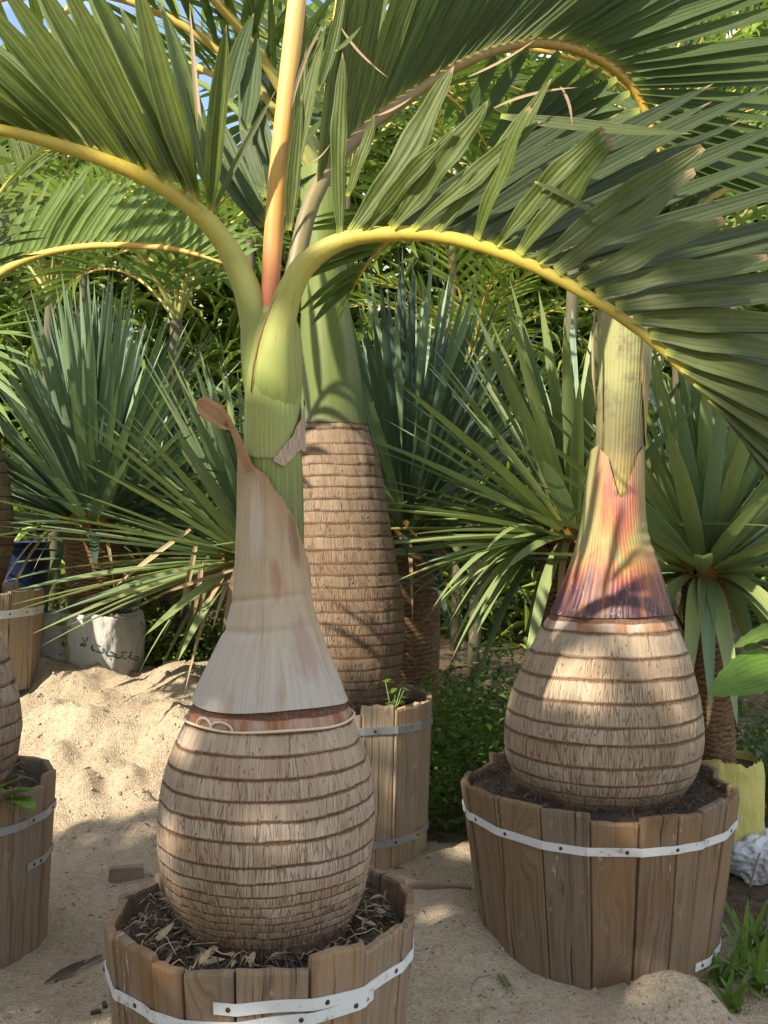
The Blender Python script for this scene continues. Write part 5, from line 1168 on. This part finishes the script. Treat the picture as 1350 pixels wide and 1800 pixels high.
tag(tube('twig', tw, 0.0016, M['twig'], None, 5), 'thin curved twig on the sand before the broad tub', 'twig')
tw = [on_ground(1348, 1500) + Vector((0, 0, 0.1)), pix(1318, 1560, 3.6), on_ground(1316, 1600) + Vector((0, 0, 0.02)), on_ground(1345, 1640) + Vector((0, 0, 0.02))]
tag(tube('vine_stem', tw, 0.004, M['twig'], None, 6), 'bare dark vine stem looping over the soil by the white bag', 'vine')
# scattered specks and clods on the sand
rg = random.Random(8); m = MB(); m2 = MB()
for i in range(2000):
    x, y = rg.uniform(-1.5, 1.0), rg.uniform(2.3, 5.6)
    z = ground_z(x, y); s = rg.uniform(0.002, 0.006) * (2.0 if rg.random() < 0.08 else 1)
    az = rg.uniform(0, 3.14); a = Vector((math.cos(az), math.sin(az), 0)) * s * rg.uniform(1, 3); b = Vector((-math.sin(az), math.cos(az), 0)) * s * 0.6; c = Vector((x, y, z))
    (m if rg.random() < 0.45 else m2).add([c - a, c - b, c + a, c + b, c + Vector((0, 0, s))], [(0, 1, 4), (1, 2, 4), (2, 3, 4), (3, 0, 4)])
tag(m.build('sand_debris', M['dead']), 'dark specks of bark scattered over the sand', kind='stuff')
m3 = MB()
for i in range(700):
    x, y = rg.uniform(-2.2, -0.4), rg.uniform(4.3, 6.0)
    z = ground_z(x, y); s = rg.uniform(0.003, 0.009) * (2.6 if rg.random() < 0.05 else 1); c = Vector((x, y, z + s * 0.3)); vv = []
    for th_, zz in ((0.0, 0.8), (1, 0.25), (1, -0.5)):
        for j in range(6):
            a = j * 1.047 + rg.uniform(-.3, .3); r = s * (0.45 if zz > 0.5 else 1.0) * rg.uniform(0.75, 1.2); vv.append(c + Vector((math.cos(a) * r, math.sin(a) * r, zz * s)))
    ff = [(0, 1, 2, 3, 4, 5)] + [(i2 * 6 + j, i2 * 6 + 6 + j, i2 * 6 + 6 + (j + 1) % 6, i2 * 6 + (j + 1) % 6) for i2 in (0, 1) for j in range(6)]
    m3.add(vv, ff)
o = m3.build('sand_clods', M['ground']); tag(o, 'loose clods of sand over the heap', kind='stuff')
tag(m2.build('sand_debris', M['dry']), 'pale chips scattered over the sand', kind='stuff')

# ------------------------------------------------------------------ palms and foliage farther back
def back_palm(label, px, py, Y, zfoot, nf, L, LL, seed, mat, nl=17, tr=0.05, azs=None, pm='pet_bg'):
    rg = random.Random(seed); c = pix(px, py, Y)
    root = thing('young_palm', (c.x, c.y, zfoot), label, 'palm', 'palms growing behind the tubs')
    pts = [Vector((c.x + 0.03 * math.sin(k), c.y, zfoot - 0.02 + (c.z - zfoot) * k / 6)) for k in range(7)]
    tube('trunk', pts, [tr * (1.15 - 0.35 * k / 6) for k in range(7)], M['bgtrunk'], root, 10)
    for k in range(nf):
        az = (azs[k % len(azs)] if azs else 360 * k / nf) + rg.uniform(-15, 15)
        auto_frond(root, c + Vector((0, 0, -0.04)), rad(az), rad(rg.uniform(48, 78)), L * rg.uniform(0.85, 1.1), rg.uniform(1.1, 2.1), nl, LL, 0.042, mat, M[pm], rg, r0=tr * 0.35, vee=rg.uniform(0.2, 0.7))
    return root
back_palm('young palm with two pale stems behind the blue-green sword plant', 312, 560, 6.9, 0.5, 8, 1.5, 0.5, 1, M['leaf_bg'])
back_palm('yellow-green palm with long arching fronds behind the sand heap', 90, 520, 8.4, 0.5, 9, 1.9, 0.55, 2, M['leaf_bg'])
back_palm('feathery yellow-green palm at the far left behind the nursery', -90, 420, 9.2, 0.5, 9, 2.1, 0.55, 3, M['leaf_far'])
back_palm('sunny yellow palm seen between the tall palm and the sword plants', 830, 640, 9.0, 0.0, 9, 1.5, 0.45, 4, M['leaf_far'])
back_palm('tall feathery palm behind the ringed palm', 610, 330, 8.6, 0.0, 9, 2.2, 0.6, 5, M['leaf_b'])
back_palm('broad green palm behind the red and purple palm', 1010, 470, 7.0, 0.0, 9, 1.9, 0.55, 6, M['leaf_b'])
back_palm('yellowing palm behind the yellow bag', 1290, 480, 7.6, 0.0, 9, 2.0, 0.55, 7, M['leaf_bg'])
back_palm('far tall palm with orange stalks under the open sky', 445, 180, 10.5, 0.5, 8, 1.8, 0.5, 8, M['leaf_far'])
back_palm('far yellow-green palm at the right end', 1190, 250, 11.0, 0.0, 9, 2.4, 0.6, 9, M['leaf_far'])
back_palm('far leafy palm above the sand heap', 150, 430, 10.6, 0.5, 9, 2.0, 0.55, 10, M['leaf_bg'])
back_palm('far palm between the tall palm and the arching frond', 800, 330, 11.0, 0.0, 9, 2.2, 0.55, 11, M['leaf_bg'])

def far_mass(rg):
    x = rg.uniform(-7.5, 8.5); y = rg.uniform(11.5, 13.5)
    top = float(np.interp(x, [-8, -3.4, -2.9, -1.2, -0.6, 8.5], [6.2, 6.0, 5.0, 5.0, 7.2, 7.8])) + 0.9 * mnoise.noise((x * 0.5, 1, 2)) + 0.7 * mnoise.noise((x * 1.7, 4, 2))
    return Vector((x, y, ground_z(x, y) + rg.random() * top)), 1.2
leaf_cloud('far_thicket', 'sunny yellow-green thicket closing off the nursery', 8000, far_mass, 0.55, M['leaf_far'], 21, wid=0.11)
leaf_cloud('far_thicket', 'deeper green thicket closing off the nursery', 11000, far_mass, 0.6, M['leaf_bg'], 22, wid=0.12)

leaf_cloud('far_thicket', 'dark long-bladed palm thicket behind the yellow-green one', 5200, lambda rg: (lambda r: (r[0] + Vector((0, 1.2, 0.2)), r[1]))(far_mass(rg)), 1.1, M['leaf_b'], 23, wid=0.13)  # with the deeper green one, puts the thicket's partial shade into colour

# unseen leafy screen added behind the viewer, its top shaped to shade the foreground
hd = Vector((math.sin(SUN_AZ), math.cos(SUN_AZ), 0)); hp = Vector((math.cos(SUN_AZ), -math.sin(SUN_AZ), 0))
hb = Vector((AX, AY, 0)) - hd * 6.0
def screen_pt(rg):
    s = rg.uniform(-7.0, 6.0); d = rg.uniform(-0.5, 0.5)
    b = float(np.interp(s, [-7, -2.6, -1.9, -1.3, -0.7, -0.2, 0.45, 0.9, 1.25, 1.7, 6], [0.2, 0.2, 0.45, 0.80, 1.2, 1.5, 1.55, 2.1, 3.2, 3.8, 3.8]))
    top = b + 6.0 * math.tan(SUN_EL) + 0.35 * mnoise.noise((s * 1.3, d, 7)) + 0.25 * mnoise.noise((s * 4.1, d, 3))
    z = top * (1 - rg.random() ** 1.6 * 0.98) if rg.random() < 0.5 else top * rg.random()
    p = hb + hp * s + hd * d; return Vector((p.x, p.y, z)), 1.2
leaf_cloud('shade_screen', 'added leafy screen out of view behind the viewer, shaped to shade the foreground', 9800, screen_pt, 0.30, M['weed_dark'], 31, wid=0.75)
